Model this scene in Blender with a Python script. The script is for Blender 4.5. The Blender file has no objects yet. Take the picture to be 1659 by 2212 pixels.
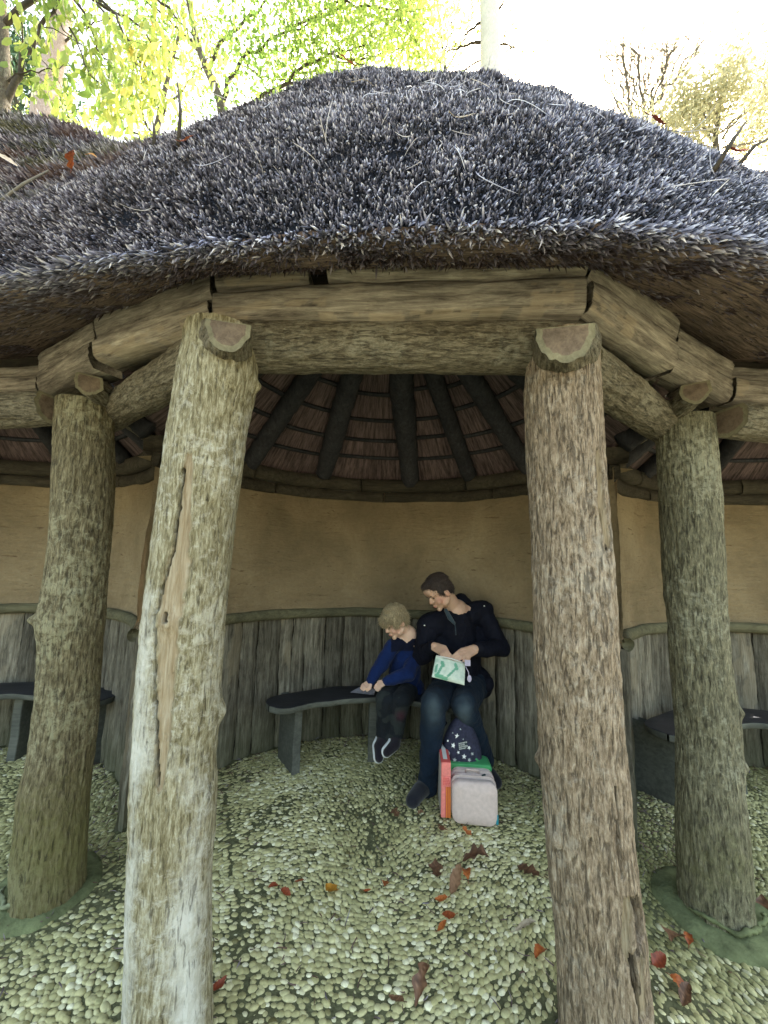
import bpy, math, random, sys
import numpy as np
from mathutils import Vector, Matrix
random.seed(7); rng = np.random.default_rng(7)
sc = bpy.context.scene
R_ = math.radians
# ---------------------------------------------------------------- camera
PITCH, ROLL, CAMH, FPX = R_(7.2), R_(1.5), 1.37, 799.0     # FPX: focal length on a 1659 x 2212 px frame
cam_d = bpy.data.cameras.new('camera'); cam = bpy.data.objects.new('camera', cam_d); sc.collection.objects.link(cam)
cam_d.sensor_fit = 'VERTICAL'; cam_d.sensor_height = 36.0; cam_d.sensor_width = 27.0
cam_d.lens = 36.0*FPX/2212.0; cam_d.clip_start = 0.02; cam_d.clip_end = 600
cam.matrix_world = Matrix.Translation((0, 0, CAMH)) @ Matrix.Rotation(R_(90)+PITCH, 4, 'X') @ Matrix.Rotation(ROLL, 4, 'Z')
sc.camera = cam
# ---------------------------------------------------------------- sky, sun, exposure
SUN_EL, SUN_AZ = R_(50), R_(28)          # azimuth from +Y towards +X: high behind the roof, to the right
w = bpy.data.worlds.new('World'); sc.world = w; w.use_nodes = True
nt = w.node_tree; bg = nt.nodes['Background']
sky = nt.nodes.new('ShaderNodeTexSky'); sky.sky_type = 'NISHITA'; sky.sun_disc = False
sky.sun_elevation = SUN_EL; sky.sun_rotation = SUN_AZ; sky.air_density = 1.6; sky.dust_density = 6.0; sky.ozone_density = 0.6
tint = nt.nodes.new('ShaderNodeMix'); tint.data_type = 'RGBA'; tint.blend_type = 'MULTIPLY'; tint.inputs[0].default_value = 1; tint.inputs[7].default_value = (1.06, 1.0, .85, 1)
nt.links.new(sky.outputs[0], tint.inputs[6]); nt.links.new(tint.outputs[2], bg.inputs[0]); bg.inputs[1].default_value = 0.15
sun_d = bpy.data.lights.new('sun', 'SUN'); sun = bpy.data.objects.new('sun', sun_d); sc.collection.objects.link(sun)
sun_d.energy = 3.0; sun_d.angle = R_(0.6); sun_d.color = (1.0, 0.95, 0.86)
sdir = Vector((math.cos(SUN_EL)*math.sin(SUN_AZ), math.cos(SUN_EL)*math.cos(SUN_AZ), math.sin(SUN_EL)))
sun.rotation_euler = sdir.to_track_quat('Z', 'Y').to_euler(); sun.location = (4, 8, 12)
vs = sc.view_settings; vs.view_transform = 'Standard'; vs.look = 'None'; vs.gamma = 1; vs.exposure = 2.75
sc.cycles.max_bounces = 8; sc.cycles.diffuse_bounces = 6; sc.cycles.transparent_max_bounces = 8
sc.cycles.use_denoising = True

# ---------------------------------------------------------------- helpers
def ray(x, y):
    u = (x-829.5)/FPX; v = (1106-y)/FPX; c, s = math.cos(ROLL), math.sin(ROLL)
    u2 = u*c - v*s; v2 = u*s + v*c
    return np.array([u2, math.cos(PITCH)-v2*math.sin(PITCH), math.sin(PITCH)+v2*math.cos(PITCH)])
O = np.array([0, 0, CAMH])
def atZ(x, y, Z): r = ray(x, y); return O + r*(Z-CAMH)/r[2]
def atY(x, y, Y): r = ray(x, y); return O + r*Y/r[1]

def hash3(i, j, k, seed):
    n = (i*374761393 + j*668265263 + k*2147483647 + seed*1274126177) & 0xffffffff
    n = ((n ^ (n >> 13)) * 1274126177) & 0xffffffff
    n = (n ^ (n >> 16)) & 0xffffffff
    return n / 4294967295.0
def noise(P, scale=1.0, seed=0, oct=1):
    P = np.asarray(P, float)*scale; out = 0; amp = 1; tot = 0
    for o in range(oct):
        I = np.floor(P).astype(np.int64); f = P-I; f = f*f*(3-2*f)
        v = 0
        for a in (0, 1):
            for b in (0, 1):
                for c in (0, 1):
                    wt = (f[..., 0] if a else 1-f[..., 0])*(f[..., 1] if b else 1-f[..., 1])*(f[..., 2] if c else 1-f[..., 2])
                    v = v + wt*hash3(I[..., 0]+a, I[..., 1]+b, I[..., 2]+c, seed+o*17)
        out = out + amp*(v*2-1); tot += amp; amp *= .5; P = P*2.03
    return out/tot

def link(o, parent=None):
    sc.collection.objects.link(o)
    if parent is not None: o.parent = parent
    return o
def tag(o, label=None, cat=None, group=None, kind=None):
    if label: o['label'] = label
    if cat: o['category'] = cat
    if group: o['group'] = group
    if kind: o['kind'] = kind
    return o
def empty(name, loc=(0, 0, 0), parent=None):
    o = bpy.data.objects.new(name, None); o.location = loc; o.empty_display_size = .05
    return link(o, parent)

class MB:
    """collects shapes and links them as ONE mesh object"""
    def __init__(s): s.V = []; s.F = []; s.M = []; s.C = []; s.n = 0
    def add(s, V, F, m=0, col=None):
        V = np.asarray(V, float).reshape(-1, 3); b = s.n
        s.V.append(V); s.F += [tuple(int(i)+b for i in f) for f in F]; s.M += [m]*len(F); s.n += len(V)
        c = np.zeros((len(V), 4)); c[:, 3] = 1
        if col is not None: c[:, :np.shape(col)[-1]] = col
        s.C.append(c); return s
    def build(s, name, mats, parent=None, smooth=True, attr=True):
        me = bpy.data.meshes.new(name); V = np.concatenate(s.V)
        o = bpy.data.objects.new(name, me)
        base = parent_origin(parent)
        me.from_pydata((V-base).tolist(), [], s.F)
        for m in (mats if isinstance(mats, (list, tuple)) else [mats]): me.materials.append(m)
        me.polygons.foreach_set('material_index', s.M); me.polygons.foreach_set('use_smooth', [smooth]*len(s.F))
        if attr:
            ca = me.color_attributes.new('mask', 'FLOAT_COLOR', 'POINT'); ca.data.foreach_set('color', np.concatenate(s.C).ravel())
        me.update(); return link(o, parent)
def parent_origin(p):
    b = np.zeros(3)
    while p is not None: b = b+np.array(p.location); p = p.parent
    return b
def fast_mesh(name, V, F, mat, parent=None, cols=None, smooth=True):
    """V (n,3), F (m,k) with one k"""
    me = bpy.data.meshes.new(name); n, (m, k) = len(V), F.shape
    me.vertices.add(n); me.vertices.foreach_set('co', (V-parent_origin(parent)).astype(np.float32).ravel())
    me.loops.add(m*k); me.loops.foreach_set('vertex_index', F.astype(np.int32).ravel())
    me.polygons.add(m); me.polygons.foreach_set('loop_start', np.arange(0, m*k, k, dtype=np.int32))
    me.polygons.foreach_set('loop_total', np.full(m, k, dtype=np.int32))
    me.polygons.foreach_set('use_smooth', np.full(m, smooth)); me.materials.append(mat)
    me.update(calc_edges=True)
    if cols is not None:
        ca = me.color_attributes.new('mask', 'FLOAT_COLOR', 'POINT'); ca.data.foreach_set('color', cols.astype(np.float32).ravel())
    return link(bpy.data.objects.new(name, me), parent)

def grid_faces(nu, nv, wrap_u=False):
    F = []
    for j in range(nv-1):
        for i in range(nu if wrap_u else nu-1):
            i2 = (i+1) % nu; F.append((j*nu+i, j*nu+i2, (j+1)*nu+i2, (j+1)*nu+i))
    return F
def frame(d):
    d = np.asarray(d, float); d = d/np.linalg.norm(d)
    a = np.array([0, 0, 1.]) if abs(d[2]) < .9 else np.array([1., 0, 0])
    u = np.cross(a, d); u /= np.linalg.norm(u); return u, np.cross(d, u), d
def tube(mb, pts, rad, n=8, m=0, col=None, cap=True, jit=0, flat=1.0):
    pts = np.asarray(pts, float); k = len(pts); rad = np.broadcast_to(rad, (k,)); V = []
    a = np.linspace(0, 2*math.pi, n, endpoint=False); pu = None
    for i in range(k):
        d = pts[min(i+1, k-1)]-pts[max(i-1, 0)]; u, v, d = frame(d)
        if pu is not None:
            u = pu-d*np.dot(pu, d); u /= np.linalg.norm(u); v = np.cross(d, u)
        pu = u; r = rad[i]*(1+jit*(rng.random(n)-.5))
        V.append(pts[i]+np.outer(np.cos(a)*r, u)+np.outer(np.sin(a)*r*flat, v))
    V = np.concatenate(V); F = grid_faces(n, k, True)
    if cap: F += [tuple(range(n))[::-1], tuple(range((k-1)*n, k*n))]
    return mb.add(V, F, m, col)
def box(mb, c, size, m=0, rot=None, col=None):
    h = np.array(size)/2; V = np.array([[x, y, z] for z in (-1, 1) for y in (-1, 1) for x in (-1, 1)])*h
    if rot is not None: V = V @ np.array(rot).T
    return mb.add(V+np.array(c), [(0, 2, 3, 1), (4, 5, 7, 6), (0, 1, 5, 4), (2, 6, 7, 3), (0, 4, 6, 2), (1, 3, 7, 5)], m, col)
def rotz(a): c, s = math.cos(a), math.sin(a); return np.array([[c, -s, 0], [s, c, 0], [0, 0, 1]])
def bevel(o, wd, seg=3):
    b = o.modifiers.new('bevel', 'BEVEL'); b.width = wd; b.segments = seg; b.limit_method = 'ANGLE'
    return o

def align(o, A, B):
    """give the object a local X axis running from A to B (so its grain does too) without moving its surface"""
    A = np.array(A, float); d = np.array(B, float)-A; base = parent_origin(o.parent)
    Mx = Matrix.Translation(Vector(A-base)) @ Vector(d).to_track_quat('X', 'Z').to_matrix().to_4x4()
    o.data.transform(Mx.inverted()); o.matrix_local = Mx; return o
# ---------------------------------------------------------------- materials
def new_mat(name):
    m = bpy.data.materials.new(name); m.use_nodes = True; nt = m.node_tree; b = nt.nodes['Principled BSDF']; return m, nt, b
def nd(nt, t, **kw):
    n = nt.nodes.new(t)
    for k, v in kw.items():
        if k in n.inputs.keys() if hasattr(n.inputs, 'keys') else False: n.inputs[k].default_value = v
        else: setattr(n, k, v)
    return n
def coords(nt, scale=(1, 1, 1), src='Object'):
    tc = nt.nodes.new('ShaderNodeTexCoord'); mp = nt.nodes.new('ShaderNodeMapping'); mp.inputs['Scale'].default_value = scale
    nt.links.new(tc.outputs[src], mp.inputs[0]); return mp.outputs[0]
def tex_noise(nt, vec, scale, detail=5, rough=.6, dist=0):
    n = nt.nodes.new('ShaderNodeTexNoise'); n.inputs['Scale'].default_value = scale; n.inputs['Detail'].default_value = detail
    n.inputs['Roughness'].default_value = rough; n.inputs['Distortion'].default_value = dist; nt.links.new(vec, n.inputs['Vector']); return n.outputs['Fac']
def ramp(nt, fac, stops):
    r = nt.nodes.new('ShaderNodeValToRGB'); e = r.color_ramp.elements
    while len(e) < len(stops): e.new(.5)
    for el, (p, c) in zip(e, stops): el.position = p; el.color = (*c, 1) if len(c) == 3 else c
    nt.links.new(fac, r.inputs[0]); return r.outputs[0]
def mix(nt, fac, a, b, mode='MIX'):
    n = nt.nodes.new('ShaderNodeMix'); n.data_type = 'RGBA'; n.blend_type = mode
    for i, v in ((0, fac), (6, a), (7, b)):
        if isinstance(v, (int, float)): n.inputs[i].default_value = v
        elif isinstance(v, tuple): n.inputs[i].default_value = (*v, 1)[:4]
        else: nt.links.new(v, n.inputs[i])
    return n.outputs[2]
def math_n(nt, op, a, b=None):
    n = nt.nodes.new('ShaderNodeMath'); n.operation = op
    for i, v in enumerate((a, b)):
        if v is None: continue
        if isinstance(v, (int, float)): n.inputs[i].default_value = v
        else: nt.links.new(v, n.inputs[i])
    return n.outputs[0]
def bump(nt, b, h, strength=.5, dist=.01):
    n = nt.nodes.new('ShaderNodeBump'); n.inputs['Strength'].default_value = strength; n.inputs['Distance'].default_value = dist
    nt.links.new(h, n.inputs['Height']); nt.links.new(n.outputs[0], b.inputs['Normal'])
def maskrgb(nt):
    a = nt.nodes.new('ShaderNodeAttribute'); a.attribute_name = 'mask'; s = nt.nodes.new('ShaderNodeSeparateColor')
    nt.links.new(a.outputs['Color'], s.inputs[0]); return s.outputs[0], s.outputs[1], s.outputs[2], a
def plain(name, col, rough=.8, noise_amt=.25, nscale=30, bmp=0.2, spec=.3, sheen=0, bd=.004):
    m, nt, b = new_mat(name); v = coords(nt)
    f = tex_noise(nt, v, nscale, 5, .65)
    c = ramp(nt, f, [(.3, tuple(x*(1-noise_amt) for x in col)), (.7, tuple(min(1, x*(1+noise_amt)) for x in col))])
    nt.links.new(c, b.inputs['Base Color']); b.inputs['Roughness'].default_value = rough; b.inputs['Specular IOR Level'].default_value = spec
    if sheen: b.inputs['Sheen Weight'].default_value = sheen
    if bmp: bump(nt, b, tex_noise(nt, v, nscale*2.5, 4, .7), bmp, bd)
    return m
def bark(name, stops, lichen=(.5, .52, .46), lich_amt=.5, moss=(.12, .125, .04), scale=(11, 11, 1.9), crack_lo=.36, bstr=.8):
    """ridged bark; mask R = bare wood, G = moss, B = dark split"""
    m, nt, b = new_mat(name); v = coords(nt, scale); v2 = coords(nt, (1, 1, 1))
    f = tex_noise(nt, v, 10.0, 9, .76, .4)
    c = ramp(nt, f, stops)
    lf = tex_noise(nt, v2, 34, 7, .76, .4); big = tex_noise(nt, v2, 3.2, 3, .5)
    lm = ramp(nt, math_n(nt, 'ADD', math_n(nt, 'MULTIPLY', lf, .75), math_n(nt, 'MULTIPLY', big, .45)), [(.62, (0, 0, 0)), (.72, (1, 1, 1))])
    c = mix(nt, math_n(nt, 'MULTIPLY', lm, lich_amt), c, lichen)
    R, G, B, _ = maskrgb(nt)
    mf = ramp(nt, math_n(nt, 'ADD', G, math_n(nt, 'MULTIPLY', math_n(nt, 'SUBTRACT', lf, .5), 1.2)), [(.25, (0, 0, 0)), (.95, (1, 1, 1))])
    c = mix(nt, mf, c, moss)
    crk = tex_noise(nt, coords(nt, (26, 26, 4.2) if scale[0] > scale[2] else (4.2, 26, 26)), 4.0, 6, .6, .6)
    cm = ramp(nt, crk, [(crack_lo, (1, 1, 1)), (crack_lo+.07, (0, 0, 0))])
    c = mix(nt, math_n(nt, 'MULTIPLY', cm, .55), c, (.022, .018, .014))
    wd = tex_noise(nt, coords(nt, (22, 22, 1.6)), 5, 7, .65, .3)
    wc = ramp(nt, wd, [(.3, (.20, .14, .075)), (.5, (.31, .25, .165)), (.68, (.43, .375, .28))])
    c = mix(nt, R, c, wc)
    c = mix(nt, B, c, (.012, .008, .006))
    nt.links.new(c, b.inputs['Base Color']); b.inputs['Roughness'].default_value = .8; b.inputs['Specular IOR Level'].default_value = .25
    h = math_n(nt, 'ADD', math_n(nt, 'MULTIPLY', f, 1.0), math_n(nt, 'MULTIPLY', lf, .6)); h = math_n(nt, 'SUBTRACT', h, math_n(nt, 'MULTIPLY', cm, .5))
    bump(nt, b, h, bstr, .014); return m
def grain(name, stops, axis='X', rough=.85, bstr=.4, sc_=1.0, rnd=.35, bd=.006):
    """sawn or split timber, grain along one local axis; each object a little lighter or darker"""
    m, nt, b = new_mat(name); s = {'X': (1.2, 14, 14), 'Y': (14, 1.2, 14), 'Z': (14, 14, 1.2)}[axis]
    oi = nt.nodes.new('ShaderNodeObjectInfo'); tc = nt.nodes.new('ShaderNodeTexCoord'); mp = nt.nodes.new('ShaderNodeMapping')
    mp.inputs['Scale'].default_value = tuple(k*sc_ for k in s); nt.links.new(tc.outputs['Object'], mp.inputs[0])
    cx = nt.nodes.new('ShaderNodeCombineXYZ'); q = math_n(nt, 'MULTIPLY', oi.outputs['Random'], 40.)
    for i in range(3): nt.links.new(q, cx.inputs[i])
    nt.links.new(cx.outputs[0], mp.inputs['Location'])
    f = tex_noise(nt, mp.outputs[0], 3.6, 9, .74, .4); c = ramp(nt, f, stops)
    big = tex_noise(nt, tc.outputs['Object'], 7, 5, .65)
    c = mix(nt, .55, c, ramp(nt, big, [(.3, (.42, .42, .42)), (.72, (1.25, 1.22, 1.15))]), 'MULTIPLY')
    k = math_n(nt, 'ADD', math_n(nt, 'MULTIPLY', oi.outputs['Random'], rnd), 1-rnd/2)
    cc = nt.nodes.new('ShaderNodeCombineColor')
    for i in range(3): nt.links.new(k, cc.inputs[i])
    c = mix(nt, 1.0, c, cc.outputs[0], 'MULTIPLY')
    R, G, B, _ = maskrgb(nt)
    c = mix(nt, math_n(nt, 'MULTIPLY', R, .5), c, mix(nt, f, (.24, .19, .13), (.46, .40, .29))); c = mix(nt, B, c, (.012, .01, .008)); c = mix(nt, math_n(nt, 'MULTIPLY', G, .6), c, (.09, .10, .05))
    nt.links.new(c, b.inputs['Base Color']); b.inputs['Roughness'].default_value = rough; b.inputs['Specular IOR Level'].default_value = .2
    bump(nt, b, math_n(nt, 'ADD', f, math_n(nt, 'MULTIPLY', big, .4)), bstr, bd); return m

M = {}
M['bark_fl'] = bark('bark_pale_lichen', [(.32, (.05, .04, .022)), (.46, (.19, .165, .095)), (.58, (.36, .335, .235)), (.72, (.60, .59, .50))], (.56, .55, .48), .5, moss=(.58, .585, .55), bstr=.55)
M['bark_fr'] = bark('bark_pinkish', [(.33, (.065, .046, .03)), (.45, (.21, .158, .108)), (.57, (.38, .305, .225)), (.72, (.62, .54, .44))], (.58, .54, .47), .35, scale=(11, 11, 2.4), crack_lo=.39)
M['bark_ol'] = bark('bark_brown_olive', [(.33, (.035, .028, .016)), (.46, (.12, .10, .058)), (.58, (.24, .21, .13)), (.72, (.44, .40, .27))], (.42, .41, .28), .6, moss=(.16, .155, .055))
M['bark_or'] = bark('bark_grey_olive', [(.33, (.035, .032, .022)), (.46, (.12, .112, .075)), (.58, (.24, .225, .15)), (.72, (.44, .42, .30))], (.42, .42, .32), .55, moss=(.17, .17, .06), scale=(11, 11, 2.0))
M['log'] = bark('bark_log', [(.32, (.035, .030, .022)), (.46, (.12, .105, .075)), (.6, (.25, .225, .17)), (.75, (.42, .395, .31))], (.36, .355, .29), .4, scale=(2.2, 11, 11), crack_lo=.38)
M['endgrain'] = grain('log_end_grain', [(.3, (.085, .065, .05)), (.5, (.15, .115, .09)), (.75, (.21, .17, .13))], 'X', rnd=.3)
M['sapwood'] = grain('sapwood_ring', [(.3, (.13, .12, .08)), (.7, (.25, .235, .165))], 'X', rnd=.2)
M['board'] = grain('eaves_board', [(.33, (.06, .052, .045)), (.44, (.19, .17, .145)), (.56, (.33, .305, .26)), (.70, (.54, .51, .44))], 'X', rnd=.35, bstr=.7)
M['plank'] = grain('wall_plank', [(.33, (.035, .032, .028)), (.45, (.115, .105, .085)), (.58, (.20, .188, .158)), (.74, (.34, .325, .28))], 'Z', rnd=.7, bstr=.8)
M['rail'] = grain('cap_rail', [(.3, (.07, .065, .04)), (.6, (.15, .145, .095)), (.8, (.24, .22, .15))], 'X', rnd=.2)
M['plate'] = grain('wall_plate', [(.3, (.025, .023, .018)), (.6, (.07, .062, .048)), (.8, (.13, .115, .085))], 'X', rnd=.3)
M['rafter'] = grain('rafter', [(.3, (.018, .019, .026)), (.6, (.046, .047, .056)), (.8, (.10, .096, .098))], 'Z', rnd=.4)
M['bench'] = grain('bench_timber', [(.3, (.018, .019, .024)), (.6, (.036, .038, .046)), (.8, (.06, .063, .07))], 'X', rough=.55, rnd=.15, bstr=.15)
M['bench_edge'] = grain('bench_edge', [(.3, (.06, .066, .062)), (.7, (.14, .148, .135))], 'X', rough=.6, rnd=.1, bstr=.15)
def plaster():
    m, nt, b = new_mat('clay_plaster'); v = coords(nt)
    big = tex_noise(nt, v, 2.2, 4, .6, .4); fine = tex_noise(nt, v, 40, 6, .75)
    c = ramp(nt, big, [(.32, (.21, .165, .105)), (.5, (.275, .215, .138)), (.68, (.345, .275, .18))])
    c = mix(nt, .5, c, ramp(nt, fine, [(.3, (.72, .70, .66)), (.7, (1.12, 1.12, 1.1))]), 'MULTIPLY')
    ck = tex_noise(nt, coords(nt, (3, 3, 14)), 2.4, 7, .7, 1.2)
    c = mix(nt, ramp(nt, ck, [(.33, (.8, .8, .8)), (.39, (0, 0, 0))]), c, (.12, .08, .05))
    nt.links.new(c, b.inputs['Base Color']); b.inputs['Roughness'].default_value = .95; b.inputs['Specular IOR Level'].default_value = .1
    bump(nt, b, math_n(nt, 'ADD', fine, math_n(nt, 'MULTIPLY', ck, 2.2)), .8, .012); return m
M['plaster'] = plaster()
def reed_under(name, c1, c2, s=(1, 1, 1)):
    m, nt, b = new_mat(name); R, G, B, at = maskrgb(nt)
    sp = nt.nodes.new('ShaderNodeCombineXYZ'); nt.links.new(math_n(nt, 'MULTIPLY', R, s[0]), sp.inputs[0]); nt.links.new(math_n(nt, 'MULTIPLY', G, s[1]), sp.inputs[1])
    f = tex_noise(nt, sp.outputs[0], 1.0, 6, .75, .1); g = tex_noise(nt, coords(nt), 5, 4, .6)
    c = mix(nt, .5, ramp(nt, f, [(.36, c1), (.66, c2)]), ramp(nt, g, [(.3, (.5, .45, .45)), (.7, (1.2, 1.1, 1.05))]), 'MULTIPLY')
    nt.links.new(c, b.inputs['Base Color']); b.inputs['Roughness'].default_value = .85; b.inputs['Specular IOR Level'].default_value = .15
    bump(nt, b, f, .9, .01); return m
M['ceil'] = reed_under('ceiling_reed', (.04, .032, .036), (.225, .172, .178), (330, 7, 1))
M['under'] = reed_under('thatch_underside', (.06, .048, .046), (.42, .33, .29), (14, 90, 1))
def reedmat():
    m, nt, b = new_mat('weathered_reed'); R, G, B, at = maskrgb(nt)
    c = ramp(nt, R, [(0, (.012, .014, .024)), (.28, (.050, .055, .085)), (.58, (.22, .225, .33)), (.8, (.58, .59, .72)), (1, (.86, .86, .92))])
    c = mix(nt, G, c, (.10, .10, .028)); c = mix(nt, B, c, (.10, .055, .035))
    nt.links.new(c, b.inputs['Base Color']); b.inputs['Roughness'].default_value = .6; b.inputs['Specular IOR Level'].default_value = .4
    return m
M['reed'] = reedmat()
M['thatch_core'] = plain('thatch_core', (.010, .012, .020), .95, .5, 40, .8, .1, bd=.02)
def pebmat():
    m, nt, b = new_mat('pebble'); R, G, B, at = maskrgb(nt); v = coords(nt)
    c = ramp(nt, R, [(0, (.15, .135, .055)), (.25, (.29, .27, .13)), (.45, (.41, .39, .20)), (.55, (.43, .40, .20)), (.8, (.56, .53, .30)), (1, (.78, .75, .54))])
    f = tex_noise(nt, v, 90, 5, .7); c = mix(nt, .6, c, ramp(nt, f, [(.3, (.55, .55, .5)), (.65, (1.15, 1.15, 1.1))]), 'MULTIPLY')
    ms = ramp(nt, math_n(nt, 'ADD', G, math_n(nt, 'MULTIPLY', math_n(nt, 'SUBTRACT', tex_noise(nt, v, 35, 4, .6), .5), .9)), [(.2, (0, 0, 0)), (.8, (1, 1, 1))])
    c = mix(nt, math_n(nt, 'MULTIPLY', ms, .75), c, (.13, .14, .05)); c = mix(nt, B, c, (.05, .048, .03))
    nt.links.new(c, b.inputs['Base Color']); b.inputs['Roughness'].default_value = .55; b.inputs['Specular IOR Level'].default_value = .35
    bump(nt, b, f, .25, .003); return m
M['pebble'] = pebmat()
M['mortar'] = plain('pebble_mortar', (.11, .112, .06), .95, .5, 45, .6, .1, bd=.01)
M['ground'] = plain('gravel_ground', (.20, .19, .14), .95, .4, 3, .4, .1, bd=.01)
M['mosspad'] = plain('mossy_concrete', (.13, .15, .075), .9, .45, 14, .6, .15, bd=.012)
M['padrim'] = plain('mossy_rim', (.19, .21, .13), .9, .5, 20, .8, .2, bd=.006)
def leafmat(name, stops, trans=.45, rough=.5):
    m, nt, b = new_mat(name); R, G, B, at = maskrgb(nt); c = ramp(nt, R, stops)
    c = mix(nt, .35, c, ramp(nt, tex_noise(nt, coords(nt), 12, 3, .6), [(.3, (.6, .6, .6)), (.7, (1.2, 1.2, 1.1))]), 'MULTIPLY')
    nt.links.new(c, b.inputs['Base Color']); b.inputs['Roughness'].default_value = rough
    if trans:
        t = nt.nodes.new('ShaderNodeBsdfTranslucent'); nt.links.new(c, t.inputs[0]); mx = nt.nodes.new('ShaderNodeMixShader'); mx.inputs[0].default_value = trans
        out = nt.nodes['Material Output']; nt.links.new(b.outputs[0], mx.inputs[1]); nt.links.new(t.outputs[0], mx.inputs[2]); nt.links.new(mx.outputs[0], out.inputs[0])
    return m
# ---------------------------------------------------------------- ground (setting)
def make_ground():
    mb = MB(); xs = np.concatenate([[-150, -60, -20, -8], np.linspace(-4, 4, 21), [8, 20, 60, 150]])
    X, Y = np.meshgrid(xs, xs); V = np.stack([X.ravel(), Y.ravel()+1, np.zeros(X.size)-.03], 1); n = len(xs)
    mb.add(V, grid_faces(n, n)); g = mb.build('ground', M['ground']); g['kind'] = 'structure'
    # mortar bed under the pebbles
    mb = MB(); xs = np.linspace(-4.2, 4.2, 120); ys = np.linspace(-1.2, 4.6, 90); X, Y = np.meshgrid(xs, ys)
    P = np.stack([X.ravel(), Y.ravel(), X.ravel()*0], 1); P[:, 2] = .004*noise(P, 6, 3, 2)
    mb.add(P, grid_faces(120, 90)); f = mb.build('floor', M['mortar']); f['kind'] = 'structure'
make_ground()
PCOLS = {}
def floor_pebbles():
    pts = []; pitch = .0205
    grooves = [((.0, 2.7), (-.02, 1.95)), ((-.93, 2.45), (-.42, 1.42)), ((-.42, 1.42), (-.3, 1.0)), ((.55, 1.5), (.1, .95)), ((.95, 1.25), (.5, .55)), ((-.05, 1.1), (.02, .5)), ((-.2, 1.9), (-.95, 2.0))]
    ny = int(3.4/(pitch*.80))
    for j in range(ny):
        y = .1+j*pitch*.78; hw = 1.06*(y+.35)+.2; nx = int(2*hw/pitch)
        x = -hw+np.arange(nx)*pitch+(j % 2)*pitch/2
        pts.append(np.stack([x, np.full(nx, y)], 1))
    P = np.concatenate(pts)
    big = noise(np.c_[P, P[:, 0]*0], 1.3, 5, 2)
    P = P+(rng.random(P.shape)-.5)*pitch*.52
    P[:, 0] += .02*noise(np.c_[P, P[:, 0]*0], 2, 8); P[:, 1] += .02*noise(np.c_[P, P[:, 0]*0], 2, 9)
    keep = np.ones(len(P), bool)
    for a, b in grooves:
        a, b = np.array(a), np.array(b); d = b-a; t = np.clip(((P-a)@d)/(d@d), 0, 1); q = a+t[:, None]*d
        keep &= np.linalg.norm(P+.012*noise(np.c_[P, P[:, 0]*0], 9, 4)[:, None]-q, axis=1) > .0075
    for cx, cy, r in ((-.575, 1.19, .13), (.61, 1.19, .14), (-1.345, 1.68, .165), (1.38, 1.67, .185)):
        keep &= np.hypot(P[:, 0]-cx, P[:, 1]-cy) > r
    for cx, cy in ((0, 1.8), (-2.45, 1.5), (2.45, 1.5)):
        pass
    dmin = np.min([np.hypot(P[:, 0]-cx, P[:, 1]-cy) for cx, cy in ((0, 1.8), (-2.45, 1.5), (2.45, 1.5))], axis=0)
    keep &= (dmin < 1.27) | (P[:, 1] < 1.6)
    keep &= rng.random(len(P)) > .006
    P = P[keep]; n = len(P)
    # orientation field
    ang = 2.2*noise(np.c_[P, P[:, 0]*0], .9, 21, 2)+np.arctan2(P[:, 1]-1.8, P[:, 0])*.6+(rng.random(n)-.5)*.9+1.2
    L = pitch*(.60+.36*rng.random(n)**1.4); W = L*(.54+.28*rng.random(n)); Hh = (.55+.30*rng.random(n))*W
    L *= 1.0+.35*(rng.random(n) < .08); ns, nr = 9, 3
    th = np.linspace(0, 2*math.pi, ns, endpoint=False); rings = [(1.0, 0.0), (.90, .55), (.55, .90)]
    tv = np.concatenate([np.stack([np.cos(th)*r, np.sin(th)*r, np.full(ns, z)], 1) for r, z in rings]+[[[0, 0, 1.0]]]); nv = len(tv)
    irr = 1+.16*(rng.random((n, nv))-.5)
    lx = tv[None, :, 0]*L[:, None]*irr; ly = tv[None, :, 1]*W[:, None]*irr; lz = tv[None, :, 2]*Hh[:, None]-.004
    tilt = (rng.random((n, 2))-.5)*.5; lz = lz+lx*tilt[:, :1]+ly*tilt[:, 1:]
    c, s = np.cos(ang)[:, None], np.sin(ang)[:, None]
    V = np.stack([P[:, :1]+lx*c-ly*s, P[:, 1:]+lx*s+ly*c, lz], -1).reshape(-1, 3)
    F = []
    for k in range(nr-1):
        for i in range(ns): F.append((k*ns+i, k*ns+(i+1) % ns, (k+1)*ns+(i+1) % ns, (k+1)*ns+i))
    for i in range(ns): F.append(((nr-1)*ns+i, (nr-1)*ns+(i+1) % ns, nv-1, nv-1))
    Fq = np.array([f for f in F if f[2] != f[3]]); Ft = np.array([f[:3] for f in F if f[2] == f[3]])
    # quads only: split the quads into triangles so every face has three corners
    T = np.concatenate([Fq[:, [0, 1, 2]], Fq[:, [0, 2, 3]], Ft]); F = (T[None]+(np.arange(n)*nv)[:, None, None]).reshape(-1, 3)
    col = np.zeros((n, nv, 4)); col[..., 3] = 1
    col[..., 0] = np.clip(.60+.22*noise(np.c_[P, P[:, 0]*0], 2, 31, 2)+.21*rng.standard_normal(n), .0, 1)[:, None]
    mo = .04+.42*noise(np.c_[P, P[:, 0]*0], 1.5, 41, 3)+.34*np.clip(P[:, 1]-1.6, -.8, 1.2)
    for cx, cy, r in ((-1.345, 1.68, .55), (1.38, 1.67, .5)):
        mo += .7*np.exp(-(np.hypot(P[:, 0]-cx, P[:, 1]-cy)/r)**2)
    col[..., 1] = np.clip(mo, 0, .95)[:, None]
    col[:, :ns, 2] = .8
    o = fast_mesh('floor_pebbles', V, F, M['pebble'], None, col.reshape(-1, 4)); 
    tag(o, 'cream and mossy green pebbles set on edge in the floor', 'pebbles', kind='stuff')
floor_pebbles()

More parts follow.
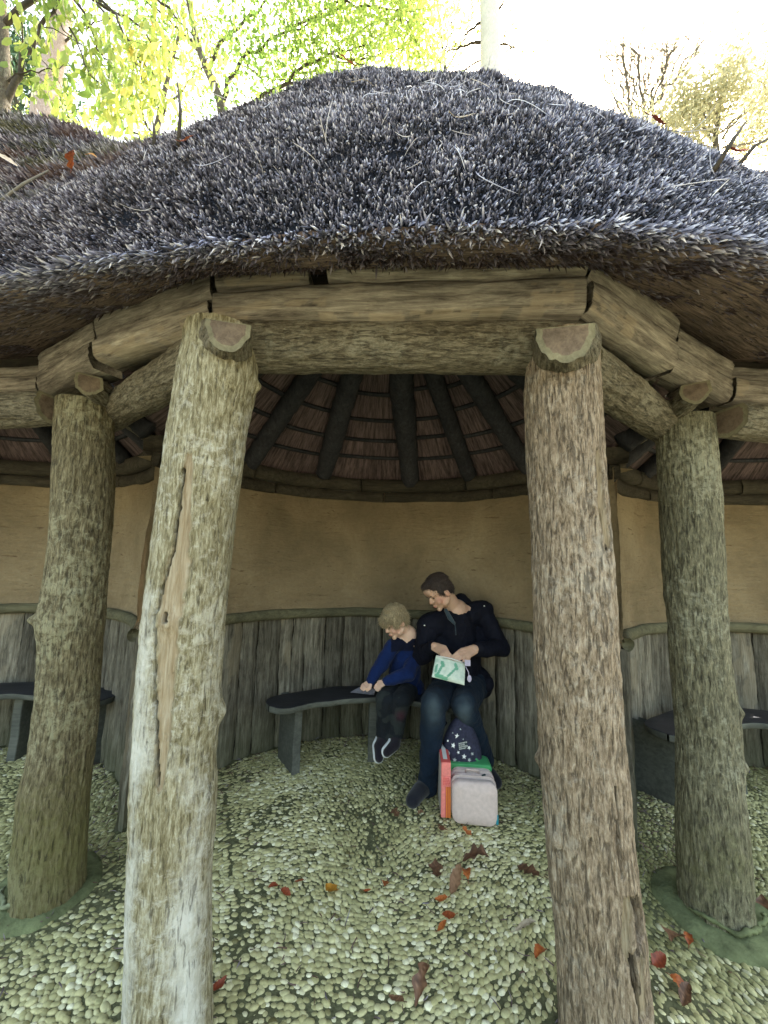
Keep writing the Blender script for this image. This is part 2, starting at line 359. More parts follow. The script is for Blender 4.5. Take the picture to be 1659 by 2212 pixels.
# ---------------------------------------------------------------- the pavilion
PAV = empty('thatched_pavilion', (0, 1.8, 0)); tag(PAV, 'open thatched shelter on bark covered tree trunk pillars with clay back wall', 'pavilion')
RW = 1.28; LOB = [(0.0, 1.8), (-2.45, 1.5), (2.45, 1.5)]
ARC = {0: (171.3, 8.7), 1: (152, 22.8), 2: (157.2, 28)}

def pillar(secs, Y, mat, seed, patches=(), cracks=(), knots=(), moss=(0, .3), top=2.12, ridge=.007, lump=.05, label=None, rs=38, gfn=None):
    S = []
    for y, xl, xr in secs:
        a, b = atY(xl, y, Y), atY(xr, y, Y); f0, f1 = math.atan2(a[0], Y), math.atan2(b[0], Y); fc = (f0+f1)/2; D_ = Y/math.cos(fc); S.append(((a[2]+b[2])/2, Y*math.tan(fc), D_*math.sin((f1-f0)/2)*.965))
    S.sort(); S = np.array(S)
    if S[0, 0] > -.02: S = np.vstack([[-.03, S[0, 1]+(S[0, 1]-S[1, 1])*.3, S[0, 2]*1.02], S])
    if S[-1, 0] < top: S = np.vstack([S, [top, S[-1, 1], S[-1, 2]]])
    nz, na = 330, 190
    z = np.linspace(S[0, 0], top, nz); cx = np.interp(z, S[:, 0], S[:, 1]); r = np.interp(z, S[:, 0], S[:, 2])
    k = np.ones(9)/9; 
    for arr in (cx, r): arr[4:-4] = np.convolve(arr, k, 'valid')
    th = np.linspace(0, 2*math.pi, na, endpoint=False)      # 0 = +X, -pi/2 = towards -Y (front)
    Z, T = np.meshgrid(z, th, indexing='ij'); Rr = r[:, None]*np.ones_like(T)
    Pn = np.stack([np.cos(T)*Rr, np.sin(T)*Rr, Z], -1)
    q = Pn*np.array([1, 1, .16])
    rid = noise(q, rs, seed, 3); rid = -np.abs(rid)*1.6+.35
    low = noise(Pn*np.array([1, 1, .5]), 5, seed+5, 2)
    fine = noise(Pn*np.array([1, 1, .45]), 75, seed+9, 2)
    col = np.zeros(Z.shape+(4,)); col[..., 3] = 1
    R0 = np.zeros_like(Z); G0 = np.zeros_like(Z); B0 = np.zeros_like(Z)
    def to_zt(y, x):
        q = ray(x, y); P = atY(x, y, Y-.08)
        for _ in range(3):
            c = np.interp(P[2], z, cx); rr = np.interp(P[2], z, r); d2 = q[:2]/np.linalg.norm(q[:2]); m = np.array([c, Y]); tca = m@d2; dd = m@m-tca*tca
            th_ = tca-math.sqrt(max(rr*rr*.995-dd, 0)) if dd < rr*rr else tca
            P = O+q*(th_/np.linalg.norm(q[:2]))
        return P[2], math.atan2(P[1]-Y, P[0]-c)
    for pl in patches:       # polyline of (y, x, half width px)
        zz = []; tt = []; ww = []
        for y, x, hw in pl:
            a = to_zt(y, x-hw); b = to_zt(y, x+hw); zz.append((a[0]+b[0])/2); tt.append((a[1]+b[1])/2); ww.append(abs(b[1]-a[1])/2)
        zz, tt, ww = map(np.array, (zz, tt, ww)); o = np.argsort(zz); tc = np.interp(z, zz[o], tt[o]); wc = np.interp(z, zz[o], ww[o])
        ins = (z > zz.min()) & (z < zz.max())
        d = ((T+math.pi/2+math.pi) % (2*math.pi)-math.pi-(tc[:, None]+math.pi/2))
        e = 1-np.clip((np.abs(d)/wc[:, None]-.75+.35*noise(Pn, 40, seed+3, 2))/.28, 0, 1)
        R0 = np.maximum(R0, e*ins[:, None])
    for pl in cracks:
        zz = []; tt = []; ww = []
        for y, x, hw in pl:
            a = to_zt(y, x-hw); b = to_zt(y, x+hw); zz.append((a[0]+b[0])/2); tt.append((a[1]+b[1])/2); ww.append(max(.022, abs(b[1]-a[1])/2))
        zz, tt, ww = map(np.array, (zz, tt, ww)); o = np.argsort(zz); tc = np.interp(z, zz[o], tt[o]); wc = np.interp(z, zz[o], ww[o])
        ins = (z > zz.min()) & (z < zz.max()); tc = tc+.02*noise(np.stack([z, z, z], -1), 18, seed+2)
        d = ((T+math.pi/2+math.pi) % (2*math.pi)-math.pi-(tc[:, None]+math.pi/2))
        B0 = np.maximum(B0, (np.abs(d) < wc[:, None])*ins[:, None]*1.0)
    disp = ridge*rid*(1-.85*R0)+lump*r[:, None]*low+.0026*fine*(1-.7*R0)-.008*R0-.03*B0
    for y, x, rad, h in knots:
        zk, tk = to_zt(y, x); dd = ((T-tk+math.pi) % (2*math.pi)-math.pi)*r[:, None]
        g = np.exp(-((dd**2+(Z-zk)**2)/rad**2)); disp += h*g
    # flare at the top where it is cut
    Rr = Rr+disp
    g = moss[0]+moss[1]*.7*np.exp(-(Z/.55)**2)+.25*np.clip(noise(Pn, 3.5, seed+11, 2), -1, 1)
    if gfn is not None: g = gfn(T, Z, Pn)
    G0 = np.clip(g, 0, 1)*(1-R0*.7)
    # small insect holes
    V = np.stack([cx[:, None]+np.cos(T)*Rr, Y+np.sin(T)*Rr, Z], -1).reshape(-1, 3)
    V = np.vstack([V, [cx[-1], Y, top]])
    col[..., 0] = R0; col[..., 1] = G0; col[..., 2] = B0
    col = np.vstack([col.reshape(-1, 4), [0, 0, 0, 1]])
    F = np.array(grid_faces(na, nz, True))
    o = fast_mesh('pillar', V, F, mat, PAV, col)
    if label: o['label'] = label
    return o, cx, z, r
FL = [(770, 385, 560), (820, 372, 562), (870, 366, 550), (940, 352, 535), (1020, 343, 528), (1120, 330, 512), (1250, 312, 500), (1350, 300, 490), (1500, 288, 480), (1540, 286, 485), (1570, 285, 477), (1650, 279, 469), (1720, 275, 474), (1780, 275, 468), (1900, 270, 457), (2050, 268, 458), (2200, 263, 462)]
pillar(FL, 1.19, M['bark_fl'], 11,
       patches=[[(978, 408, 8), (1080, 402, 13), (1180, 392, 20), (1260, 378, 30), (1330, 368, 27), (1400, 362, 24), (1500, 356, 21), (1600, 350, 17), (1670, 346, 12), (1715, 343, 5)]],
       cracks=[[(1010, 398, 1), (1180, 375, 1.2), (1260, 352, 1.6), (1330, 337, 2), (1400, 336, 2), (1500, 334, 1.5), (1640, 336, 1.5), (1700, 340, 1)], [(1325, 357, 5), (1345, 358, 5)]],
       knots=[(1345, 362, .03, .012), (1535, 483, .025, .014), (835, 552, .02, .02), (815, 500, .03, .01)], gfn=lambda T, Z, Pn: .08+.62*np.exp(-((T-4.05+.25*noise(Pn, 5, 3))/.42)**2)*np.clip((1.65-Z)/.5, 0, 1)+.75*np.exp(-((T-5.6)/.5)**2)*np.clip((1.0-Z)/.6, 0, 1)+.55*noise(Pn, 6, 8, 2), ridge=.0032, lump=.035, label='pale lichened pillar with a long bare strip of split tan wood')
FR = [(760, 1135, 1300), (850, 1131, 1303), (1000, 1136, 1312), (1100, 1142, 1320), (1296, 1148, 1334), (1414, 1151, 1340), (1567, 1161, 1352), (1668, 1165, 1364), (1770, 1173, 1372), (1919, 1181, 1389), (2000, 1192, 1400), (2210, 1203, 1420)]
pillar(FR, 1.19, M['bark_fr'], 23,
       patches=[[(975, 1292, 3), (1010, 1294, 7), (1100, 1302, 9), (1170, 1312, 6), (1185, 1316, 3)], [(1938, 1358, 9), (1980, 1356, 13), (2050, 1354, 12), (2090, 1362, 5)], [(2060, 1385, 4), (2150, 1392, 8), (2200, 1396, 8)]],
       cracks=[[(1936, 1372, 5), (1990, 1379, 8), (2030, 1383, 9), (2048, 1379, 6), (2070, 1369, 5), (2110, 1371, 7), (2150, 1378, 5), (2210, 1385, 3)], [(1100, 1300, 1), (1190, 1310, 1)], [(1700, 1330, 1), (1900, 1345, 1.3)]],
       knots=[(1640, 1166, .02, .016), (1400, 1240, .02, .008), (1815, 1200, .022, .008)], moss=(.0, .12), ridge=.008, rs=44, label='pinkish grey pillar with deep bark and a black split low on its side')
OL = [(890, 112, 250), (1040, 106, 250), (1170, 100, 243), (1280, 86, 234), (1335, 74, 231), (1348, 70, 230), (1380, 76, 226), (1424, 77, 222), (1515, 69, 217), (1624, 55, 208), (1680, 38, 202), (1700, 33, 200), (1760, 30, 195), (1850, 22, 188), (1920, 18, 185)]
pillar(OL, 1.66, M['bark_ol'], 37, knots=[(1340, 70, .02, .025), (1285, 165, .02, .01)], moss=(.15, .7), ridge=.007, top=2.05, label='brown leaning pillar turning olive green with moss at its foot')
OR = [(910, 1414, 1548), (1089, 1421, 1566), (1296, 1432, 1573), (1431, 1446, 1583), (1550, 1455, 1602), (1601, 1459, 1606), (1702, 1458, 1612), (1770, 1457, 1620), (1838, 1460, 1625), (1919, 1463, 1630), (2010, 1465, 1640)]
pillar(OR, 1.66, M['bark_or'], 41, knots=[(1540, 1600, .02, .014), (1660, 1610, .02, .014)], moss=(.05, .5), ridge=.008, top=2.05, label='grey ridged pillar with yellow green moss beside its concrete collar')
def footing(cx, cy, r, lab):
    mb = MB(); n = 60; th = np.linspace(0, 2*math.pi, n, endpoint=False); prof = [(r+.03, -.01), (r+.02, .012), (r-.01, .022), (r-.05, .026), (.02, .03)]
    V = []
    for rr, z in prof:
        R2 = rr*(1+.05*noise(np.stack([np.cos(th)*3, np.sin(th)*3, th*0], 1), 1, 3))
        V.append(np.stack([cx+np.cos(th)*R2, cy+np.sin(th)*R2, z+.004*noise(np.stack([np.cos(th)*9, np.sin(th)*9, th*0+rr*20], 1), 1, 8)], 1))
    mb.add(np.concatenate(V), grid_faces(n, len(prof), True)); o = mb.build('footing', M['mosspad'], PAV); o['label'] = lab
    mb = MB(); a = np.linspace(-2.9, -.35, 40); wob = .03*noise(np.stack([a*3, a, a], 1), 1, 2, 3)
    rr = r-.055+wob; pts = np.stack([cx+np.cos(a)*rr, cy+np.sin(a)*rr, .045+.006*np.sin(a*7)], 1)
    tube(mb, pts, .010*np.sin(np.linspace(.15, math.pi-.15, 40))**.5*(1+.5*noise(np.stack([a*9, a, a], 1), 1, 5, 2)), 8, jit=.4); mb.build('collar_rim', M['padrim'] if cx < 0 else M['mosspad'], o)
footing(-1.345, 1.68, .175, 'mossy concrete collar round the foot of the leaning pillar')
footing(1.38, 1.67, .195, 'green mossy collar round the foot of the ridged pillar')

# ---- logs along the top
def logm(name, p0, p1, r, seed, flat_top=.6, mat='log', notch=None, nf=None, bow=0, ee='endgrain'):
    p0, p1 = np.array(p0, float), np.array(p1, float); L = np.linalg.norm(p1-p0); nl = int(L*150)+10; na = 96
    u, v, d = frame(p1-p0); up = np.array([0, 0, 1.]); sd = np.cross(d, up); sd /= np.linalg.norm(sd); up = np.cross(sd, d)
    t = np.linspace(0, 1, nl); th = np.linspace(0, 2*math.pi, na, endpoint=False); Tt, Th = np.meshgrid(t, th, indexing='ij')
    rr = r*(1+.04*noise(np.stack([Tt*L*4, Th*0, Th*0+seed], -1), 1, seed))
    q = np.stack([Tt*L*.22, np.cos(Th)*rr, np.sin(Th)*rr], -1)
    e = -np.abs(noise(q, 24, seed, 3))*.014+.05*r*noise(np.stack([Tt*L, np.cos(Th)*rr*2, np.sin(Th)*rr*2], -1), 4, seed+4, 2)+.003*noise(np.stack([Tt*L*.5, np.cos(Th)*rr, np.sin(Th)*rr], -1), 60, seed+6, 2)
    a = np.cos(Th)*(rr+e); ft = r*flat_top if notch is None else r*np.interp(Tt, [0, .10, .16, 1], [notch, notch, flat_top, flat_top]); b = np.minimum(np.sin(Th)*(rr+e), ft)
    C = p0+np.outer(t, p1-p0); C[:, 2] += bow*np.sin(t*math.pi)
    bl = np.clip(1-Tt/.22, 0, 1) if nf is not None else Tt*0
    V = C[:, None, :]+(a*(1-.22*bl))[..., None]*sd+b[..., None]*up
    if nf is not None:
        nv = np.array(nf, float); nv /= np.linalg.norm(nv); V = V-(bl*((V-C[:, None, :])@nv)/(d@nv))[..., None]*d
    V = V; mb = MB(); F = [f[::-1] for f in grid_faces(na, nl, True)]
    mb.add(V.reshape(-1, 3), F, 0); o = mb.build(name, M[mat], PAV)
    o_ = o
    for k, (i, s) in enumerate(((0, -1), (nl-1, 1))):
        ring = V[i]; c = C[i]; V2 = [c+(ring-c)*f+d*s*.002 for f in (1.0, .78)]; V2.append(np.array([c+d*s*.003])); V2 = np.concatenate(V2)
        F2 = grid_faces(na, 2, True); F3 = [(na+j, na+(j+1) % na, 2*na) for j in range(na)]
        if s < 0: F2 = [f[::-1] for f in F2]; F3 = [f[::-1] for f in F3]
        m2 = MB(); m2.add(V2, F2, 0); m2.add(V2, F3, 1); m2.build('cut_end', [M['sapwood'], M[ee]], o)
    chs = [c_ for c_ in bpy.data.objects if c_.parent == o]; align(o, p0, p1)
    for c_ in chs: c_.data.transform(o.matrix_basis.inverted())
    return o
logm('cross_log', (-.50, 1.235, 2.105), (.60, 1.225, 2.125), .092, 3, .8)
# each of these leans on a pillar head and shows its sawn end
logm('log_stub', (-.480, 1.030, 2.052), (-.66, 1.40, 2.06), .084, 5, .5, notch=.10, nf=(.22, -.97, -.10))
logm('beam_log', (-.64, 1.235, 2.075), (-1.43, 1.82, 2.055), .082, 15, .6)
logm('log_stub', (.520, 1.015, 2.055), (.72, 1.40, 2.06), .098, 6, .5, notch=.10, nf=(-.22, -.97, -.10))
logm('beam_log', (.67, 1.24, 2.075), (1.46, 1.80, 2.05), .09, 16, .5)
logm('beam_log', (-1.27, 1.50, 2.085), (-1.45, 2.2, 2.10), .062, 7, .5, nf=(.6, -.8, 0))
logm('beam_log', (1.265, 1.44, 2.09), (1.45, 2.2, 2.10), .062, 8, .5, nf=(-.6, -.8, 0))
logm('beam_log', (-1.50, 1.60, 2.01), (-2.75, 1.86, 2.03), .085, 9, .55)
logm('beam_log', (1.50, 1.56, 2.02), (2.75, 1.80, 2.02), .085, 10, .55)

# ---- hewn eaves boards
def board(pts_bot, h, th, inward, seed, name='eaves_board', lab=None, patch=None, hs=None, bend=.012):
    """wany plank standing on edge: bottom line from A to B, height h, thickness th"""
    A, B = map(lambda p: np.array(p, float), pts_bot); L = np.linalg.norm(B-A); n = int(L*110)+12; t = np.linspace(0, 1, n)
    d = (B-A)/L; nrm = np.cross(d, [0, 0, 1.]); nrm = nrm/np.linalg.norm(nrm); 
    if nrm[1] > 0: nrm = -nrm            # towards the camera side
    P = A+np.outer(t, B-A); z3 = np.stack([t*L, t*0, t*0+seed*3.1], 1)
    bot = bend*noise(z3, 3.2, seed, 3); top = bend*noise(z3, 3.5, seed+2, 3)
    H = h if hs is None else np.interp(t, np.linspace(0, 1, len(hs)), hs)
    rows = []; k = 14
    for j in range(k+1):
        f = j/k; zz = bot*(1-f)+(H+top)*f
        q = np.stack([t*L*.35, np.full(n, f*h), np.full(n, seed*2.)], 1)
        off = .006*noise(q*np.array([1, 2.2, 1]), 40, seed+5, 3)+.007*noise(q, 7, seed, 2)-.012*(abs(f-.5)*2)**4 - .0
        rows.append(P+np.outer(np.ones(n)*0+off, nrm)+np.outer(zz, [0, 0, 1.])+np.outer(f*np.ones(n)*.02, nrm))
    back = [rows[-1]-nrm*th, rows[0]-nrm*th]
    V = np.concatenate(rows+back); mb = MB(); F = []
    R_ = len(rows)+2
    for j in range(R_):
        j2 = (j+1) % R_
        for i in range(n-1): F.append((j*n+i, j*n+i+1, j2*n+i+1, j2*n+i))
    F.append(tuple(j*n for j in range(R_))[::-1]); F.append(tuple(j*n+n-1 for j in range(R_)))
    col = np.zeros((len(V), 3))
    if patch:
        for (ta, tb, fa, fb) in patch:
            for j in range(k+1):
                f = j/k; ins = (t > ta) & (t < tb) & (fa < f < fb); nn = noise(np.stack([t*L*6, np.full(n, f*2.), t*0], 1), 3, seed+9, 2)
                col[j*n:(j+1)*n, 0] = np.maximum(col[j*n:(j+1)*n, 0], ins*(nn > -.15)*.9)
    mb.add(V, F, 0, col); o = mb.build(name, M['board'], PAV)
    if lab: o['label'] = lab
    return align(o, A, B)
board(((-.60, 1.165, 2.165), (.625, 1.085, 2.175)), .105, .12, 0, 2, lab='long wavy hewn board between the two front pillars', patch=[(.0, .10, -.1, .4), (.1, .32, .25, .55), (.86, .97, .05, .8), (.3, .9, -.1, .10)], hs=[.09, .10, .115, .11, .10, .105])
board(((-.60, 1.165, 2.275), (-.275, 1.145, 2.295)), .06, .10, 0, 4, lab='short tapering board above the left end of the long board', hs=[.075, .06, .03], patch=[(.1, .9, .1, .6)])
board(((-.21, 1.125, 2.288), (.625, 1.06, 2.283)), .075, .10, 0, 6, lab='upper board under the thatch at the right', hs=[.06, .075, .08])
board(((.640, 1.085, 2.170), (1.13, 1.36, 2.14)), .105, .11, 0, 8, patch=[(.0, .45, .05, .6)], hs=[.105, .11, .10])
board(((.645, 1.075, 2.28), (1.15, 1.375, 2.25)), .12, .10, 0, 10, hs=[.13, .13, .10])
board(((1.135, 1.375, 2.135), (1.57, 1.61, 2.125)), .10, .11, 0, 12)
board(((1.165, 1.405, 2.24), (1.62, 1.645, 2.235)), .10, .10, 0, 14)
board(((1.59, 1.61, 2.13), (2.85, 1.72, 2.13)), .10, .11, 0, 16, patch=[(0, .05, .2, 1)])
board(((1.65, 1.69, 2.24), (2.85, 1.76, 2.24)), .10, .10, 0, 18)
board(((-.615, 1.175, 2.160), (-1.20, 1.425, 2.145)), .09, .11, 0, 20, patch=[(.0, .22, -.1, .9), (.35, .55, -.1, .5), (.6, 1.0, -.1, .45), (.0, 1, -.1, .10)], hs=[.07, .08, .09])
board(((-.62, 1.19, 2.25), (-1.24, 1.465, 2.25)), .12, .10, 0, 22, hs=[.11, .12, .11])
board(((-1.225, 1.445, 2.13), (-1.72, 1.74, 2.14)), .10, .11, 0, 24)
board(((-1.25, 1.475, 2.235), (-1.75, 1.765, 2.245)), .12, .10, 0, 26)
board(((-1.73, 1.745, 2.14), (-2.85, 1.95, 2.14)), .09, .11, 0, 28)
board(((-1.76, 1.82, 2.235), (-2.85, 2.02, 2.235)), .09, .10, 0, 30)

# ---- clay wall, rails, plate, wainscot
def arcpts(k, a0, a1, n, r=RW):
    cx, cy = LOB[k]; a = np.radians(np.linspace(a0, a1, n)); return np.stack([cx+np.cos(a)*r, cy+np.sin(a)*r], 1), a
for k in (0, 1, 2):
    a0, a1 = ARC[k]; n = 200; P, a = arcpts(k, a0, a1, n); cx, cy = LOB[k]; nz = 70; V = []; mb = MB()
    for j in range(nz):
        f = j/(nz-1); z = .955+f*.95
        q = np.stack([P[:, 0], P[:, 1], np.full(n, z)], 1); rr = RW+.02*noise(q, 3, 2+k, 2)+.0035*noise(q, 30, 4, 2)-.02*np.exp(-(f/.05)**2)
        lip = .012*noise(np.stack([P[:, 0], P[:, 1], P[:, 0]*0], 1), 9, 6)*(1-f)
        V.append(np.stack([cx+np.cos(a)*rr, cy+np.sin(a)*rr, z+lip], 1))
    rr = RW+.12; V.append(np.stack([cx+np.cos(a)*rr, cy+np.sin(a)*rr, np.full(n, 1.9)], 1))
    mb.add(np.concatenate(V), grid_faces(n, nz+1)); mb.build('clay_wall', M['plaster'], PAV)
    # backing behind the planks so no light leaks
    mb = MB(); ab = np.radians(np.linspace(a0-5, a1+5, n)); V = [np.stack([cx+np.cos(ab)*(RW+.045), cy+np.sin(ab)*(RW+.045), np.full(n, z)], 1) for z in (-.03, .95)]
    mb.add(np.concatenate(V), grid_faces(n, 2)); mb.build('plank_backing', M['plate'], PAV)
    # cap rail
    nn = 160; P2, a2 = arcpts(k, a0-1.6, a1+1.6, nn, RW-.03); mb = MB(); rows = []; m_ = 12
    for j in range(m_):
        ph = 2*math.pi*j/m_; q = np.stack([P2[:, 0], P2[:, 1], np.full(nn, ph)], 1); e = .008*noise(q, 5, 12, 3)
        zc = .945+.010*noise(np.stack([P2[:, 0], P2[:, 1], P2[:, 0]*0], 1), 2.4, 9, 2)
        rr = RW-.022+math.cos(ph)*(.030+e); rows.append(np.stack([cx+np.cos(a2)*rr, cy+np.sin(a2)*rr, zc+math.sin(ph)*(.036+e)], 1))
    V = np.stack(rows, 1).reshape(-1, 3); mb.add(V, grid_faces(m_, nn, True)+[tuple(range(m_)), tuple(range((nn-1)*m_, nn*m_))[::-1]]); mb.build('cap_rail', M['rail'], PAV)
    # wall plates: two courses of short hewn lengths
    for course, (z0, hh, ro) in enumerate(((1.845, .075, .040), (1.925, .095, .085))):
        nseg = (4 if k == 0 else 3)
        aa = np.linspace(a0, a1, nseg+1)
        for s in range(nseg):
            b0 = aa[s]+(course*9 if s else 0); b1 = aa[s+1]+(course*9 if s < nseg-1 else 0); sg = -1
            m2 = MB(); nn = 26; al = np.radians(np.linspace(b0-.25*0, b1+.3, nn)); rws = []
            for (dr, dz) in ((0, 0), (-ro*.5, -.004), (-ro, 0), (-ro-.006, hh*.5), (-ro, hh), (0, hh)):
                e = .012*noise(np.stack([al*3, al*0+dr*60, al*0+dz*30+s], 1), 2.6, 30+s+k*9, 3)
                rr = RW+.02+dr+e; rws.append(np.stack([cx+np.cos(al)*rr, cy+np.sin(al)*rr, z0+dz+e], 1))
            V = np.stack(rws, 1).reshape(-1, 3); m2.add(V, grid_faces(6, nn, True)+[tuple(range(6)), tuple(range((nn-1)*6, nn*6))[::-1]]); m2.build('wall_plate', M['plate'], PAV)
    # wainscot: split half-round planks, each its own piece
    s = a0-.6; i = 0
    while s > a1+1.5:
        wd = random.choice([4.2, 5.2, 6.2, 7.2, 7.6]); 
        if s-wd < a1: wd = s-a1
        c = math.radians(s-wd/2); m2 = MB(); nw, nh = 11, 46; hw = math.radians(wd/2)*RW*.985
        zz = np.linspace(-.02+.01*random.random(), .93, nh); uu = np.linspace(-1, 1, nw); sd = random.randint(0, 999); dep = random.uniform(.016, .045)
        U, Z = np.meshgrid(uu, zz); eL = .006*noise(np.stack([Z, Z*0, Z*0+sd], -1), 6, sd, 3)+.004*noise(np.stack([Z, Z*0, Z*0+sd], -1), 20, sd)
        x = U*hw*(1)+eL*(np.abs(U)**2)*1.2; y = dep*np.sqrt(np.clip(1-(U*.985)**2, 0, 1))+.006*noise(np.stack([x*1.2, Z*.3, Z*0+sd], -1), 50, sd+1, 3)+.006*noise(np.stack([x, Z, Z*0+sd], -1), 7, sd+2, 2)
        er, et = np.array([math.cos(c), math.sin(c)]), np.array([-math.sin(c), math.cos(c)])
        rr = (RW+.03-y)
        V = np.stack([cx+er[0]*rr+et[0]*x, cy+er[1]*rr+et[1]*x, Z], -1).reshape(-1, 3)
        col = np.zeros((len(V), 3)); g = np.clip(1-Z/.35, 0, 1).ravel()*.8; col[:, 1] = g
        if random.random() < .16:
            nn = noise(np.stack([x*6, Z*1.5, Z*0+sd], -1), 3, sd+7, 2); col[:, 0] = (nn.ravel() > .12)*.55*(Z.ravel() > .3)
        m2.add(V, [f[::-1] for f in grid_faces(nw, nh)], 0, col); m2.build('wall_plank', M['plank'], PAV)
        s -= wd; i += 1
# ---- conical ceilings: reed lining, rafters, battens
SL = .80; Z0 = 2.045
FRONT = np.array([(-3.3, 2.0), (-1.75, 1.80), (-1.37, 1.58), (-.62, 1.17), (0, 1.13), (.64, 1.11), (1.15, 1.40), (1.6, 1.66), (3.3, 1.78)])
def front_dist(x, y):
    fy = np.interp(x, FRONT[:, 0], FRONT[:, 1]); return (y-fy)*.9
def ceil_z(x, y, off=0.0):
    z = np.max([Z0+SL*(RW-np.hypot(x-cx, y-cy)) for cx, cy in LOB], axis=0)
    return np.minimum(z, 2.33+1.25*front_dist(x, y))+off
def ceiling():
    for k in (0, 1, 2):
        cx, cy = LOB[k]; na, nr = 180, 60; mb = MB(); A, Rr = np.meshgrid(np.radians(np.linspace(0, 360, na)), np.linspace(.02, RW+.16, nr))
        x = cx+np.cos(A)*Rr; y = cy+np.sin(A)*Rr
        if k == 0: m = 1.30
        z = ceil_z(x, y)
        own = Z0+SL*(RW-Rr)
        col = np.stack([A/(2*math.pi), Rr/RW, A*0], -1).reshape(-1, 3)
        V = np.stack([x, y, z], -1).reshape(-1, 3); F = []
        for f in grid_faces(na, nr):
            c = V[list(f)].mean(0); dk = math.hypot(c[0]-cx, c[1]-cy)
            if all(dk <= math.hypot(c[0]-a, c[1]-b)+.02 for a, b in LOB) and front_dist(c[0], c[1]) > .055: F.append(f)
        mb.add(V, F, 0, col); mb.build('ceiling_lining', M['ceil'], PAV)
        angs = [168, 141, 114, 80, 58, 36, 12] if k == 0 else ([140, 112, 88, 62, 38, 20] if k == 1 else [160, 140, 118, 92, 66, 40])
        for i, dg in enumerate(angs):
            a = math.radians(dg); thick = .055 if k else (.055, .06, .068, .078, .06, .062, .055)[i]; m2 = MB(); n = 40; rr = np.linspace(RW-.035, .50, n)
            rr = rr[front_dist(cx+np.cos(a)*rr, cy+np.sin(a)*rr) > .22]
            if len(rr) < 4: continue
            px = cx+np.cos(a)*rr; py = cy+np.sin(a)*rr
            q = np.stack([rr*3, rr*0+dg, rr*0+k], 1); px += .012*noise(q, 1, 3); py += .012*noise(q, 1, 5); pz = ceil_z(px, py)-.05+.01*noise(q, 1, 9)
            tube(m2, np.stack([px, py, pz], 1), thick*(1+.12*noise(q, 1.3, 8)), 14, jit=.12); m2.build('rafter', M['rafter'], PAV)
        for rr_ in (1.12, .97, .82, .67):
            ed = [a0_ for a0_ in [182]+angs+[-2]] if k == 0 else [angs[0]+24]+angs+[angs[-1]-24]
            for i in range(len(ed)-1):
                m2 = MB(); n = 10; a = np.radians(np.linspace(ed[i], ed[i+1], n)); r2 = rr_+random.uniform(-.02, .02); px = cx+np.cos(a)*r2; py = cy+np.sin(a)*r2
                pz = ceil_z(px, py)-.014; ok = front_dist(px, py) > .1
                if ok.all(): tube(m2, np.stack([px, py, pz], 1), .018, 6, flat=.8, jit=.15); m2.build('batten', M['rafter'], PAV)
ceiling()
# ---------------------------------------------------------------- thatch
LIP = np.array([(-4.2, 1.42), (-3.6, 1.4), (-2.8, 1.36), (-2.1, 1.22), (-1.6, 1.12), (-1.2, 1.03), (-.6, .90), (0, .835), (.5, .80), (.96, .85), (1.4, 1.0), (2.0, 1.18), (2.8, 1.3), (3.6, 1.35)])
NRM = np.array([(-3.6, .15), (-2.5, .15), (-1.9, .12), (-1.35, .10), (-1.0, .22), (-.5, .22), (0, 0), (.5, -.22), (1.0, -.22), (1.35, -.10), (1.9, -.12), (2.5, -.1), (3.6, -.1)])
AMP = np.array([(-4.2, 1.4), (-3.6, 1.36), (-2.5, 1.18), (-2.1, 1.06), (-1.7, .94), (-1.3, .88), (-1.0, .98), (-.6, 1.03), (-.2, 1.065), (.2, 1.0), (.6, .985), (1.0, .95), (1.25, .88), (1.5, .84), (1.8, .89), (2.4, 1.0), (3.6, 1.15)])
GS = np.array([(0, 0), (.012, .07), (.03, .17), (.06, .29), (.10, .41), (.2, .61), (.35, .88), (.55, 1.23), (.75, 1.56), (.9, 1.76), (1.1, 1.93), (1.4, 2.02), (1.9, 2.02)])
def sm(x, T, wd=.14):
    return sum(np.interp(x+o, T[:, 0], T[:, 1]) for o in np.linspace(-wd, wd, 7))/7
def thatch_P(x, s):
    """x along the eaves, s uphill distance"""
    ly = sm(x, LIP); nx = sm(x, NRM); ny = np.sqrt(1-nx**2); a = sm(x, AMP); z = np.interp(s, GS[:, 0], GS[:, 1])*a
    X = x+nx*s; Y = ly+ny*s; P = np.stack([X, Y, 2.2+z], -1)
    low = .035*noise(P, 2.2, 51, 2)+.02*noise(P, 7, 52, 2); P[..., 1] -= low*np.clip(s*8, 0, 1); P[..., 2] += .5*low
    return P
